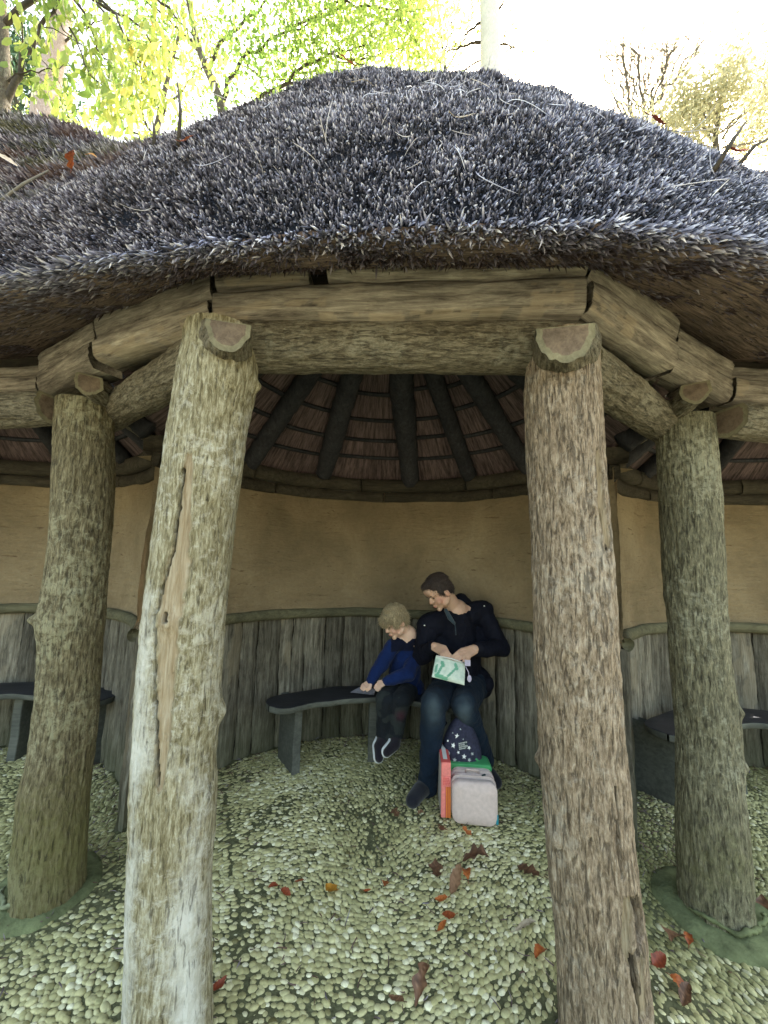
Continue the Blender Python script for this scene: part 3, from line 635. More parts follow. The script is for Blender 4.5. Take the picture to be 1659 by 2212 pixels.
def make_thatch():
    xs = np.linspace(-4.1, 3.5, 280); ss = np.interp(np.linspace(0, 1, 110), [0, .35, 1], [0, .2, 1.85]); X, S = np.meshgrid(xs, ss)
    P = thatch_P(X, S); mb = MB(); nx, ns = len(xs), len(ss)
    mb.add(P.reshape(-1, 3), [f[::-1] for f in grid_faces(nx, ns)])
    # back slope down behind, closing the roof
    top = P[-1]; b2 = np.array([top+[0, 1.2, -.9], top+[0, 2.2, -2.0]]).reshape(-1, 3)
    mb.add(np.vstack([top, b2]), [f[::-1] for f in grid_faces(nx, 3)])
    # underside from lip to the boards
    rows = []; m_ = 26; cols = []
    for j in range(m_):
        f = j/(m_-1); lip = thatch_P(xs, xs*0); fy = np.interp(xs, FRONT[:, 0], FRONT[:, 1])+.10; tgt = np.stack([xs*1.06, fy, np.full(nx, 2.41)], 1)
        p = lip*(1-f)+tgt*f; p[:, 2] -= .045*math.sin(f**.55*math.pi); p[:, 2] += .018*noise(p, 9, 71, 3)*min(1, f*6)+.006*noise(p*[1, 3, 1], 50, 75, 2)
        rows.append(p); cols.append(np.stack([xs/2, np.full(nx, f*.5), xs*0], 1))
    thatch = mb.build('thatch_roof', M['thatch_core'], PAV); thatch['label'] = 'thick weathered reed thatch swelling into a rounded dome'
    m3 = MB(); m3.add(np.concatenate(rows), grid_faces(nx, m_), 0, np.concatenate(cols)); m3.build('eaves_underside', M['under'], thatch)
    # inner closure between boards and ceiling
    return thatch
THATCH = make_thatch()
def strands(name, base, dirs, length, rad, cols, parent, mat, bend=.35, seg=3, nside=3):
    n = len(base); d = dirs/np.linalg.norm(dirs, axis=1, keepdims=True)
    a = np.where(np.abs(d[:, 2:3]) < .9, np.array([[0, 0, 1.]]), np.array([[1., 0, 0]])); u = np.cross(a, d); u /= np.linalg.norm(u, axis=1, keepdims=True); v = np.cross(d, u)
    bdir = rng.standard_normal((n, 3)); bdir -= d*(bdir*d).sum(1, keepdims=True)
    V = np.zeros((n, (seg)*nside+1, 3)); t = np.linspace(0, 1, seg+1) if seg > 2 else np.array([0, .82, 1.]); phi = np.linspace(0, 2*math.pi, nside, endpoint=False)
    for i in range(seg+1):
        c = base+d*(length*t[i])[:, None]+bdir*(length*bend*t[i]**2)[:, None]
        if i == seg: V[:, -1] = c
        else:
            r = rad*(1-.25*t[i])
            for k, p in enumerate(phi): V[:, i*nside+k] = c+(u*math.cos(p)+v*math.sin(p))*r[:, None]
    F = []
    for i in range(seg-1):
        for k in range(nside):
            k2 = (k+1) % nside; F += [(i*nside+k, i*nside+k2, (i+1)*nside+k2), (i*nside+k, (i+1)*nside+k2, (i+1)*nside+k)]
    for k in range(nside): F.append(((seg-1)*nside+k, (seg-1)*nside+(k+1) % nside, seg*nside))
    nv = seg*nside+1; F = (np.array(F)[None]+(np.arange(n)*nv)[:, None, None]).reshape(-1, 3)
    C = np.repeat(cols[:, None, :], nv, 1).copy(); C[:, :nside, 0] *= (.35 if seg > 2 else .08)  # roots darkened: shade in the gaps between strands is painted in
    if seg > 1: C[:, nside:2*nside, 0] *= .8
    o = fast_mesh(name, V.reshape(-1, 3), F, mat, parent, C.reshape(-1, 4), smooth=False); return o
def reeds():
    n = 240000; x = np.where(rng.random(n) < .62, rng.uniform(-1.5, 1.5, n), rng.uniform(-4.0, 3.2, n)); u = rng.random(n)
    s = np.interp(u, [0, .40, .72, 1], [0.0, .14, .55, 1.25])*np.where(x < -1.7, 1.3, 1)
    P = thatch_P(x, s); e = 1e-2; Pu = thatch_P(x, s+e)-P; Px = thatch_P(x+e, s)-P
    N = np.cross(Px, Pu); N /= np.linalg.norm(N, axis=1, keepdims=True); down = -Pu/np.linalg.norm(Pu, axis=1, keepdims=True)
    # reeds lie downhill, coming out of the surface at a shallow angle; swirl sideways towards the valleys
    lay = rng.uniform(.25, 1.0, n)[:, None]
    side = np.stack([np.ones(n), np.zeros(n), np.zeros(n)], 1)*np.sign(x)[:, None]*np.clip(np.abs(x)-.35, 0, 1.2)[:, None]*.9
    D = down*.40*lay+N*.80+side*1.0+rng.standard_normal((n, 3))*.42
    g = noise(P, 6, 61, 3); L = .012+.019*rng.random(n); L *= 1+.35*g
    tf = noise(P, 24, 66, 2); P = P+N*(.010*tf+.004)[:, None]; keep = g+.35*rng.standard_normal(n) > -.55
    cols = np.zeros((n, 4)); cols[:, 3] = 1; cols[:, 0] = np.clip(.52+.34*rng.standard_normal(n)+.22*g+.25*tf, .03, 1)  # tuft noise also paints clump shading into the reed tone
    up = np.clip((s-.35)*1.5, 0, 1); cols[:, 1] = np.clip(up*(noise(P, 4, 63, 2)*.9+.05)*(x < -.6), 0, .8); cols[:, 2] = np.clip(up*(noise(P, 5, 64, 2)-.1)*1.3+.30*np.clip((-x-.3)/.8, 0, 1)*rng.random(n), 0, .7)
    P, D, L, cols = P[keep]-N[keep]*.012, D[keep], L[keep], cols[keep]
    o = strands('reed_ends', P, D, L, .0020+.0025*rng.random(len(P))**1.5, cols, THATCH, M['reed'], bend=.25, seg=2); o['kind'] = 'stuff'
    n = 70000; x = rng.uniform(-4.0, -1.15, n); s = rng.uniform(.12, 1.75, n); P = thatch_P(x, s); Pu = thatch_P(x, s+e)-P; Px = thatch_P(x+e, s)-P
    N = np.cross(Px, Pu); N /= np.linalg.norm(N, axis=1, keepdims=True); D = -Pu/np.linalg.norm(Pu, axis=1, keepdims=True)*.7+N*.45+np.array([-.5, 0, 0])+rng.standard_normal((n, 3))*.4
    cols = np.zeros((n, 4)); cols[:, 3] = 1; cols[:, 0] = np.clip(.68+.28*rng.standard_normal(n), .05, 1); q = noise(P, 3, 77, 3); cols[:, 1] = np.clip(q*1.6, 0, .75); cols[:, 2] = np.clip(-q*1.5+.28, 0, .8)
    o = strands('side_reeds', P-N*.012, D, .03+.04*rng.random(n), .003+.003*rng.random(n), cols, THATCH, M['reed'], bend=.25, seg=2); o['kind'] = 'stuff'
    # underside reeds, flatter and browner
    n = 42000; x = rng.uniform(-2.6, 2.4, n); f = rng.random(n)*np.where((x > -.29) & (x < .0), .97, .86); lip = thatch_P(x, x*0); fy = np.interp(x, FRONT[:, 0], FRONT[:, 1])+.10
    tgt = np.stack([x*1.06, fy, np.full(n, 2.41)], 1); p = lip*(1-f[:, None])+tgt*f[:, None]; p[:, 2] -= .045*np.sin(f**.55*math.pi)
    d = (lip-tgt); d /= np.linalg.norm(d, axis=1, keepdims=True); d = d*.7+np.array([0, 0, -1])*.16+rng.standard_normal((n, 3))*.16
    d[:, 0] += np.sign(x)*np.clip(np.abs(x)-.2, 0, 1)*.9
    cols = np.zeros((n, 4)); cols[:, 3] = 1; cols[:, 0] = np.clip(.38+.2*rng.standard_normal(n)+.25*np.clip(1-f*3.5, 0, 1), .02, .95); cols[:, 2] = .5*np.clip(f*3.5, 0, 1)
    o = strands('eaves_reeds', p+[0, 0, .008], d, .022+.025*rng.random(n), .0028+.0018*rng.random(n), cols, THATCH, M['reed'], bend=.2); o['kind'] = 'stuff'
    # long pale curling stems
    n = 210; x = rng.normal(.25, .75, n); s = rng.uniform(.01, .6, n); P = thatch_P(x, s); D = rng.standard_normal((n, 3))*.8+[0, -.35, -.55]
    cols = np.zeros((n, 4)); cols[:, 3] = 1; cols[:, 0] = rng.uniform(.75, 1, n)
    P[:, 1] -= .03
    o = strands('loose_straws', P, D, rng.uniform(.04, .10, n), np.full(n, .0012), cols, THATCH, M['reed'], bend=.6, seg=7); o['kind'] = 'stuff'
reeds()
# inner front closure: from the boards' back up to the ceiling front
def closure():
    mb = MB(); xs = np.linspace(-3.3, 3.3, 120); fy = np.interp(xs, FRONT[:, 0], FRONT[:, 1]); rows = []
    for dy, z in ((.085, 2.18), (.08, 2.46)): rows.append(np.stack([xs, fy+dy, np.full(120, z)], 1))
    mb.add(np.concatenate(rows), grid_faces(120, 2)); mb.build('eaves_filler', M['plate'], PAV)
closure()
# ---------------------------------------------------------------- benches
def copy_tree(o, parent=None):
    c = o.copy(); sc.collection.objects.link(c); c.parent = parent
    for ch in [k for k in bpy.data.objects if k.parent == o]: copy_tree(ch, c)
    return c
def make_bench():
    root = empty('curved_bench', (0, 1.8, 0)); na, nr = 90, 14; A0, A1 = 137.5, 49
    t = np.linspace(0, 1, na); ang = np.radians(A0+(A1-A0)*t); e = np.clip(np.minimum(t, 1-t)/.075, 0, 1); sh = np.sqrt(1-(1-e)**2.2)
    rin = .80+.007*np.sin(t*15)+.004*np.sin(t*37+1); rout = 1.045+.006*np.sin(t*23); mid = (rin+rout)/2; hw = (rout-rin)/2*np.maximum(sh, .04)
    top, edge = MB(), MB(); V = []
    for j in range(nr):
        f = j/(nr-1)*2-1; r = mid+hw*f; V.append(np.stack([np.cos(ang)*r, 1.8+np.sin(ang)*r, np.full(na, .452-.004*abs(f)**6)], 1))
    top.add(np.concatenate(V), grid_faces(na, nr), 0)
    prof = [(-1, .448), (-1.02, .438), (-1.0, .418), (-.92, .412), (.9, .412), (1.0, .418), (1.0, .448)]; V = []
    for f, z in prof: r = mid+hw*f; V.append(np.stack([np.cos(ang)*r, 1.8+np.sin(ang)*r, np.full(na, z)], 1))
    top.add(np.concatenate(V), [q[::-1] for q in grid_faces(na, len(prof))], 1)
    top.build('seat', [M['bench'], M['bench_edge']], root)
    for dg in (125, 92.5, 60):
        a = math.radians(dg); m2 = MB(); er = np.array([math.cos(a), math.sin(a), 0]); et = np.array([-math.sin(a), math.cos(a), 0]); V = []
        for z in (-.01, .15, .30, .415):
            for r, w_ in ((.90, .024), (.905, .027), (1.16, .027), (1.165, .02)):
                for s in (-1, 1): V.append(np.array([0, 1.8, z])+er*(r+.004*math.sin(z*20+dg))+et*s*w_)
        F = []
        for j in range(3):
            b = j*8
            for q in ((0, 1), (1, 3), (3, 5), (5, 7), (7, 6), (6, 4), (4, 2), (2, 0)): F.append((b+q[0], b+q[1], b+8+q[1], b+8+q[0]))
        m2.add(V, F); m2.build('leg', [M['bench_edge']], root, smooth=False)
    return root
B0 = make_bench(); tag(B0, 'dark curved wooden bench the man and the boy are sitting on', 'bench', 'curved benches in the bays')
B1 = copy_tree(B0); B1.location = (-2.30, 1.70, 0); B1.rotation_euler = (0, 0, R_(3)); B1['label'] = 'dark curved bench in the left bay, half behind the leaning pillar'
B2 = copy_tree(B0); B2.location = (2.28, 1.55, 0); B2.rotation_euler = (0, 0, R_(0)); B2['label'] = 'dark curved bench with a rounded end in the right bay'

# ---------------------------------------------------------------- bags, box, paper
M['navy_pack'] = plain('navy_pack_fabric', (.030, .032, .060), .85, .35, 60, .5, .2, bd=.003)
M['black_strap'] = plain('black_strap', (.012, .013, .022), .8, .3, 50, .4)
M['star_white'] = plain('star_print', (.78, .80, .80), .7, .08, 60, .1)
M['star_dim'] = plain('star_print_dim', (.36, .40, .42), .8, .2, 60, .1)  # duller grey tone for some of the stars
M['patch'] = plain('pack_patch', (.03, .05, .055), .7, .2, 60, .1)
M['pink'] = plain('pale_pink_fabric', (.60, .49, .47), .9, .10, 45, .5, .15, sheen=.2, bd=.003)
M['pink_trim'] = plain('pale_pink_piping', (.50, .41, .39), .8, .1, 60, .3)
M['teal'] = plain('teal_tag', (.02, .22, .28), .6, .1, 40, .1)
M['green'] = plain('green_plastic', (.06, .30, .12), .5, .12, 30, .1)
M['green_dark'] = plain('dark_green_plastic', (.015, .07, .03), .5, .2, 30, .1)
M['red'] = plain('red_card', (.66, .11, .10), .6, .12, 30, .1)
M['redlight'] = plain('salmon_label', (.80, .24, .22), .6, .15, 60, .1)
M['orange'] = plain('orange_stripe', (.80, .26, .06), .6, .1, 30, .1)
M['greyside'] = plain('grey_card', (.36, .34, .32), .8, .2, 25, .15)
M['white'] = plain('white_card', (.72, .72, .70), .7, .06, 30, .1)
def A(x, y, Y): return atY(x, y, Y)
def star(c, r, rot, u, v, n, push=.002):
    V = [c+n*push]
    for i in range(10):
        a = rot+i*math.pi/5; rr = r if i % 2 == 0 else r*.42; V.append(c+n*push+u*math.sin(a)*rr+v*math.cos(a)*rr)
    return V, [(0, i+1, (i+1) % 10+1) for i in range(10)]
def backpack():
    cx, cy = .492, 2.34; root = empty('backpack', (cx, cy, 0)); tag(root, "navy child's rucksack with white stars standing between the man's legs", 'backpack')
    H_, D_ = .445, .085
    def half(z): f = np.clip(z/H_, 0, 1); return (.128-.018*f)*np.power(np.clip(1-np.clip((f-.42)/.58, 0, 1)**2.1, 0, 1), .62)+.0
    def dep(z): f = np.clip(z/H_, 0, 1); return D_*np.power(np.clip(1-np.clip((f-.25)/.75, 0, 1)**2.2, 0, 1), .6)+.0
    def surfY(x, z): h = half(z); q = np.clip(abs(x-cx)/max(h, 1e-4), 0, .98); return cy-dep(z)*(1-q**2.6)**(1/2.6)
    mb = MB(); nz, na = 50, 56; zz = H_*(1-(1-np.linspace(0, 1, nz))**1.5); th = np.linspace(0, 2*math.pi, na, endpoint=False); V = []
    for z in zz:
        c, s = np.cos(th), np.sin(th); p = 2/2.6; V.append(np.stack([cx+np.sign(c)*np.abs(c)**p*max(half(z), .004), cy+np.sign(s)*np.abs(s)**p*max(dep(z), .004)+.0, np.full(na, z+.012)], 1))
    V = np.concatenate(V); V += .004*noise(V, 14, 5, 2)[:, None]*(V-[cx, cy, V[:, 2].mean()])/.12
    mb.add(V, grid_faces(na, nz, True)); mb.build('pack_body', M['navy_pack'], root)
    body = [o for o in bpy.data.objects if o.parent == root][-1]
    u = np.array([1, 0, 0.]); v = np.array([0, .15, .99]); n = np.array([0, -1, .1]); ms = MB()
    def on(px, py):
        P = A(px, py, cy-.08)
        for _ in range(4): P = A(px, py, surfY(P[0], P[2]-.012))
        return P
    for px, py, r, rot, mi in ((987.3, 1590, 5.0, .1, 0), (979.3, 1610, 5.2, .3, 0), (970.4, 1627, 4.4, -.3, 1), (990, 1625, 3.2, .9, 0), (1002.5, 1634, 4.8, .1, 0), (1013, 1615, 3.8, .5, 0), (1020, 1628, 3.4, .9, 1), (982, 1641.5, 4.4, .2, 1), (991.4, 1649, 4.4, .1, 1), (1013.6, 1641.5, 4.0, .4, 1), (967.4, 1600, 2.6, .2, 0), (978, 1583, 1.8, .3, 1), (994.5, 1575, 2.2, .3, 1), (1000.5, 1596.7, 1.8, .3, 1)):
        V, F = star(on(px, py), r/799*2.45, rot, u, v, n); ms.add(V, F, mi)
    ms.build('star_print', [M['star_white'], M['star_dim']], body, smooth=False)
    # small woven patch with lines of tiny lettering
    P0, P1, P2, P3 = on(989.5, 1604), on(1008, 1600), on(1009.5, 1617), on(991, 1620); m2 = MB()
    m2.add([p+n*.003 for p in (P3, P2, P1, P0)], [(0, 1, 2, 3)], 0)
    rr = random.Random(3)
    for r_, wd in enumerate((.95, .72, 1.0, .85)):
        x = .04
        while x < wd:
            w_ = rr.uniform(.05, .10); f0, f1 = .06+r_*.24, .06+r_*.24+.15
            q = lambda a, b: (P0*(1-a)+P1*a)*(1-b)+(P3*(1-a)+P2*a)*b+n*.0045
            kind = rr.random(); e_ = .045
            m2.add([q(x, f1), q(x+e_*.6, f1), q(x+e_*.6, f0), q(x, f0)], [(0, 1, 2, 3)], 1)
            if kind < .7: m2.add([q(x, f0+e_), q(x+w_, f0+e_), q(x+w_, f0), q(x, f0)], [(0, 1, 2, 3)], 1)
            if kind > .3: m2.add([q(x, f1), q(x+w_, f1), q(x+w_, f1-e_), q(x, f1-e_)], [(0, 1, 2, 3)], 1)
            if kind > .6: m2.add([q(x+w_-.02, f1), q(x+w_, f1), q(x+w_, f0), q(x+w_-.02, f0)], [(0, 1, 2, 3)], 1)
            x += w_+.035
    m2.build('woven_patch', [M['patch'], M['star_white']], root, smooth=False)
    m2 = MB(); rr_ = []          # zip piping over the dome
    for t in np.linspace(-1, 1, 60):
        z = H_*.93*(1-abs(t)**2.4); x = cx+half(z)*.985*t/max(abs(t), .15)*min(1, abs(t)*1.0)**.5 if abs(t) > 1e-3 else cx
        rr_.append((x, cy-.02, z+.02))
    tube(m2, rr_, .005, 6); m2.build('zip', M['black_strap'], root)
    for s in (-1, 1):
        m2 = MB(); pts = [(cx+s*.075, cy+.08, .38), (cx+s*.15, cy+.10, .28), (cx+s*.165, cy+.09, .15), (cx+s*.11, cy+.08, .04)]; tube(m2, pts, .016, 8, flat=.5); m2.build('shoulder_strap', M['black_strap'], root)
    m2 = MB(); pts = [(cx-.03, cy+.05, H_-.01), (cx-.02, cy+.05, H_+.025), (cx+.02, cy+.05, H_+.025), (cx+.03, cy+.05, H_-.01)]; tube(m2, pts, .008, 8); m2.build('grab_handle', M['black_strap'], root)
backpack()
def rounded_slab(mb, c, w_, h_, d_, rc, rot, m=0, n=10, puff=0.0, edge=.012):
    """rounded rectangle (w x h) standing up, thickness d, with soft rims; rot about z"""
    out = []
    for qx, qz, a0 in ((1, 1, 0), (-1, 1, math.pi/2), (-1, -1, math.pi), (1, -1, 1.5*math.pi)):
        for a in np.linspace(a0, a0+math.pi/2, n): out.append((qx*(w_/2-rc)+rc*math.cos(a), qz*(h_/2-rc)+rc*math.sin(a)))
    out = np.array(out); k = len(out); V = []
    prof = [(0.0, -d_/2-puff), (.55, -d_/2-puff*.85), (.86, -d_/2-puff*.3), (1-edge/w_*2, -d_/2), (1-edge/w_*.6, -d_/2+edge*.3), (1, -d_/2+edge), (1, d_/2-edge), (1-edge/w_*2, d_/2), (0, d_/2)]
    for s, y in prof: V.append(np.stack([out[:, 0]*s, np.full(k, y), out[:, 1]*s], 1))
    V = np.concatenate(V) @ rotz(rot).T+np.array(c); V = V+.0015*noise(V, 22, 4, 2)[:, None]
    return mb.add(V, grid_faces(k, len(prof), True), m)
def lunch_bag():
    c = np.array([.520, 2.17, .118]); root = empty('cool_bag', (c[0], c[1], 0)); tag(root, 'pale pink square zipped bag standing in front of the starry rucksack', 'bag')
    ro = -.10; f = rotz(ro)
    for i, (dy, w_, h_, d_, r_, m_) in enumerate(((-.055, .232, .205, .05, .042, 'pink'), (-.018, .240, .213, .022, .045, 'pink_trim'), (.006, .232, .207, .03, .045, 'pink'), (.034, .240, .213, .022, .045, 'pink_trim'), (.065, .234, .209, .045, .045, 'pink'))):
        mb = MB(); cc = c+f@np.array([0, dy, 0]); rounded_slab(mb, cc, w_, h_, d_, r_, ro, 0, puff=.010 if i == 0 else 0)
        mb.build(('front_panel', 'zip', 'side_panel', 'zip', 'back_panel')[i], M[m_], root)
    mb = MB(); cc = c+f@np.array([.112, -.072, -.065]); box(mb, cc, (.012, .010, .045), 0, f); mb.build('side_tag', M['teal'], root, smooth=False)
    mb = MB(); tube(mb, [c+f@np.array(p) for p in ((-.035, .02, .102), (-.03, .02, .116), (.03, .02, .116), (.035, .02, .102))], .006, 8); mb.build('carry_loop', M['pink_trim'], root)
    mb = MB(); a = c+f@np.array([.045, -.015, .108]); tube(mb, [a, a+[.02, .004, .004]], .004, 6); mb.build('zip_pull', M['patch'], root)
lunch_bag()
def green_box():
    c = np.array([.515, 2.325, .118]); root = empty('lunch_box', (c[0], c[1]-.02, 0)); tag(root, 'green plastic box wedged behind the pale pink bag', 'lunch box')
    mb = MB(); rounded_slab(mb, c+[0, -.035, 0], .26, .235, .10, .03, -.05, 0); mb.build('box_shell', M['green_dark'], root)
    mb = MB(); rounded_slab(mb, c+[0, -.035, .097], .262, .045, .108, .02, -.05, 0); mb.build('lid', M['green'], root)
    mb = MB(); tube(mb, [c+[-.06, -.05, .117], c+[-.05, -.05, .130], c+[.05, -.05, .130], c+[.06, -.05, .117]], .007, 8); mb.build('handle', M['green'], root)
green_box()
def magazine_box():
    # narrow spine towards the camera, grey side to the left
    p = np.array([.3715, 2.155, 0.012]); ro = math.radians(-4); f = rotz(ro); root = empty('card_box', tuple(p)); tag(root, 'tall narrow red box with grey side and orange stripes on its spine', 'box')
    W_, D_, H_ = .050, .22, .275
    def L(x, y, z): return p+f@np.array([x, y, z])
    def quadbox(name, x0, x1, y0, y1, z0, z1, m_, par=root):
        mb = MB(); box(mb, L((x0+x1)/2, (y0+y1)/2, (z0+z1)/2), (x1-x0, y1-y0, z1-z0), 0, f); o = mb.build(name, M[m_], par, smooth=False); bevel(o, .0015, 2); return o
    sh = quadbox('case', -W_/2, W_/2, 0, D_, 0, H_, 'red')
    quadbox('side_panel', -W_/2-.003, -W_/2, .012, D_-.012, .006, H_-.012, 'greyside', sh)
    quadbox('top_label', -W_*.26, W_*.2, .03, D_-.03, H_, H_+.002, 'white', sh)
    quadbox('spine_top', -W_*.5, W_*.5, -.004, 0, H_*.75, H_-.001, 'redlight', sh)
    quadbox('spine_label', -W_*.5, W_*.5, -.005, 0, H_*.56, H_*.745, 'redlight', sh)
    mb = MB(); rr = random.Random(4)
    for r_ in range(5):
        x = -W_*.32
        while x < W_*.28:
            w_ = rr.uniform(.004, .009); box(mb, L(x+w_/2, -.0062, H_*.60+r_*.008), (w_, .002, .0035), 0, f); x += w_+.003
    mb.build('faint_lettering', M['red'], sh, smooth=False)
    quadbox('spine_low', -W_*.5, -W_*.05, -.004, 0, .002, H_*.555, 'redlight', sh)
    for x0, x1 in ((-.0, .14), (.20, .30), (.36, .5)): quadbox('spine_stripe', W_*x0, W_*x1, -.005, 0, .002, H_*.555, 'orange', sh)
magazine_box()
def paper():
    q = [atZ(757, 1495, .458), atZ(785, 1480.5, .458), atZ(812, 1489, .458), atZ(808, 1500.7, .458)]; mb = MB(); n = 12; V = []
    for j in range(n):
        for i in range(n):
            a, b = i/(n-1), j/(n-1); P = (q[0]*(1-a)+q[3]*a)*(1-b)+(q[1]*(1-a)+q[2]*a)*b; P = P.copy(); P[2] = .457+.008*abs(a-.4)*math.sin(b*3)+.012*max(0, a-.85); V.append(P)
    mb.add(V, grid_faces(n, n)); V2 = np.array(V)-[0, 0, .0015]; mb.add(V2, [f_[::-1] for f_ in grid_faces(n, n)])
    M['paper'] = plain('printed_paper', (.42, .42, .50), .7, .35, 55, .1); o = mb.build('worksheet', M['paper']); tag(o, "printed sheet lying on the bench under the boy's hand", 'paper')
paper()
# ---------------------------------------------------------------- fallen leaves
LM = {'rust': leafmat('rust_leaf', [(0, (.20, .045, .015)), (.5, (.36, .09, .025)), (1, (.50, .16, .04))], .15), 'red': leafmat('red_leaf', [(0, (.16, .035, .018)), (1, (.34, .075, .03))], .1),
      'brown': leafmat('brown_leaf', [(0, (.09, .045, .025)), (.5, (.20, .10, .055)), (1, (.33, .19, .11))], .1), 'amber': leafmat('amber_leaf', [(0, (.42, .17, .02)), (1, (.62, .30, .04))], .2), 'beige': leafmat('beige_leaf', [(0, (.42, .34, .25)), (1, (.66, .56, .43))], .15)}
def leaf(loc, size, yaw, kind, label, group, asp=.5, curl=.25, tiltx=0, tilty=0, seed=0, lobes=0):
    n, m_ = 17, 7; V = []; col = []; t = np.linspace(0, 1, n); r0 = np.random.default_rng(seed+5)
    wv = np.sin(t*math.pi)**.75*(1-.25*t)*asp*.5+.012
    if lobes: wv = wv*(1+.42*np.sin(t*math.pi*lobes*2))
    for i in range(n):
        for j in range(m_):
            s = j/(m_-1)*2-1; x = (t[i]-.5); y = s*wv[i]*(1+.12*r0.standard_normal()*(abs(s) > .8)); z = curl*(abs(s)**1.5*wv[i]*.9)+curl*.5*math.sin(t[i]*3+seed)+.012*math.sin(i*2+j)
            V.append((x, y, z)); col.append((min(1, max(0, .5+.4*math.sin(seed*3)+.25*r0.standard_normal())), 0, 0))
    V = np.array(V)*size; cx_, sx_ = math.cos(tiltx), math.sin(tiltx); cy_, sy_ = math.cos(tilty), math.sin(tilty)
    V = V @ np.array([[1, 0, 0], [0, cx_, -sx_], [0, sx_, cx_]]).T @ np.array([[cy_, 0, sy_], [0, 1, 0], [-sy_, 0, cy_]]).T @ rotz(yaw).T
    V = V+np.array(loc)-[0, 0, V[:, 2].min()] if not (tiltx > .9 or tilty > .9) else V+np.array(loc)
    mb = MB(); mb.add(V, grid_faces(m_, n), 0, np.array(col)); 
    st = V[(m_//2)::m_][:1]; d_ = st[0]-V[(m_//2)+m_]; tube(mb, [st[0], st[0]+d_/np.linalg.norm(d_)*size*.22], .0012, 5)
    o = mb.build('fallen_leaf', LM[kind]); tag(o, label, 'leaf', group); return o
GF = 'dead leaves scattered on the pebble floor'
FLV = [(590, 1915, .040, 'red', 'small red leaf, leftmost of the trio left of the amber leaf', .7, 0), (617, 1930, .048, 'red', 'curled red leaf in the middle of the trio left of the amber leaf', .6, 0), (646, 1907, .045, 'rust', 'dark rust leaf nearest the amber leaf on its left', .5, 0),
       (715, 1922, .060, 'amber', 'bright amber rounded leaf alone on the pebbles', .85, 0), (793, 1925, .032, 'rust', 'tiny rust leaf between the amber leaf and the orange-brown one', .4, 0), (833, 1915, .050, 'rust', 'orange-brown leaf below the dark groove in the middle of the floor', .7, 0),
       (853, 1757, .06, 'brown', 'dark brown leaf just left of the red box on the shaded floor', .7, 2), (912, 1762, .05, 'brown', "small dark leaf between the man's shoe and the red box", .7, 2), (955, 1792, .055, 'brown', 'flat brown leaf in front of the red box', .8, 2), (1010, 1800, .055, 'rust', 'reddish brown leaf in front of the pink bag', .7, 2),
       (942, 1880, .085, 'brown', 'upright curled brown leaf, leftmost of the cluster of large brown leaves', .6, 2), (985, 1910, .115, 'brown', 'long twisted brown leaf at the front of the cluster', .45, 0), (1028, 1868, .12, 'brown', 'largest brown lobed leaf at the back of the cluster', .6, 3), (1008, 1893, .07, 'rust', 'reddish leaf tucked under the largest brown leaf', .6, 0), (1140, 1886, .105, 'brown', 'brown crumpled leaf close beside the pinkish pillar', .6, 3),
       (953, 1945, .052, 'rust', 'orange leaf, farthest of the column of three orange leaves', .55, 0), (969, 1978, .052, 'rust', 'orange leaf in the middle of the column of three', .6, 0), (955, 2004, .046, 'rust', 'folded orange leaf, nearest of the column of three', .6, 0), (1136, 2008, .085, 'beige', 'pale pinkish folded leaf left of the pinkish pillar', .35, 0), (1167, 2061, .055, 'rust', 'orange-red leaf touching the foot of the pinkish pillar', .7, 0),
       (910, 2142, .095, 'brown', 'long brown leaf near the bottom edge left of the middle', .5, 2), (856, 2163, .055, 'brown', 'short reddish brown leaf at the bottom, left of the long one', .6, 0), (472, 2132, .055, 'red', 'red leaf half hidden beside the pale lichened pillar', .5, 0), (1424, 2082, .055, 'red', 'rounded red leaf right of the split pillar', .8, 0),
       (1460, 2045, .125, 'brown', 'large tan brown leaf in front of the right green collar', .5, 2), (1488, 2030, .05, 'rust', 'small orange leaf lying on the large tan one', .6, 0), (1470, 2138, .055, 'rust', 'orange folded leaf above the dark one at lower right', .6, 0), (1482, 2160, .06, 'brown', 'dark brown leaf at the lower right below the orange folded one', .6, 0), (1376, 1950, .05, 'amber', 'amber leaf peeping out behind the split pillar', .6, 0), (1650, 1965, .10, 'brown', 'dark brown leaf against the green collar at the right edge', .7, 2),
       (1480, 1720, .06, 'amber', 'yellow leaf under the end of the right bench', .5, 0)]
for i, (x, y, s, k, lab, asp, lo) in enumerate(FLV):
    P = atZ(x, y, .016); leaf(P, s, random.uniform(0, 6.3), k, lab, GF, asp, random.uniform(.2, .55), seed=i, lobes=lo, tiltx=random.uniform(-.25, .25))
def roof_pt(px, py):
    xs = np.linspace(-3, 3, 240); ss = np.linspace(.02, 1.3, 160); X, S = np.meshgrid(xs, ss); P = thatch_P(X, S); d = P-O; q = ray(px, py); q = q/np.linalg.norm(q)
    t = (d*q).sum(-1); e = np.linalg.norm(d-t[..., None]*q, axis=-1); near = e < .03
    if not near.any(): k = np.argmin(e); return P.reshape(-1, 3)[k]
    tt = np.where(near, t, 1e9); k = np.argmin(tt); return P.reshape(-1, 3)[k]
GR = 'leaves caught on the thatch'
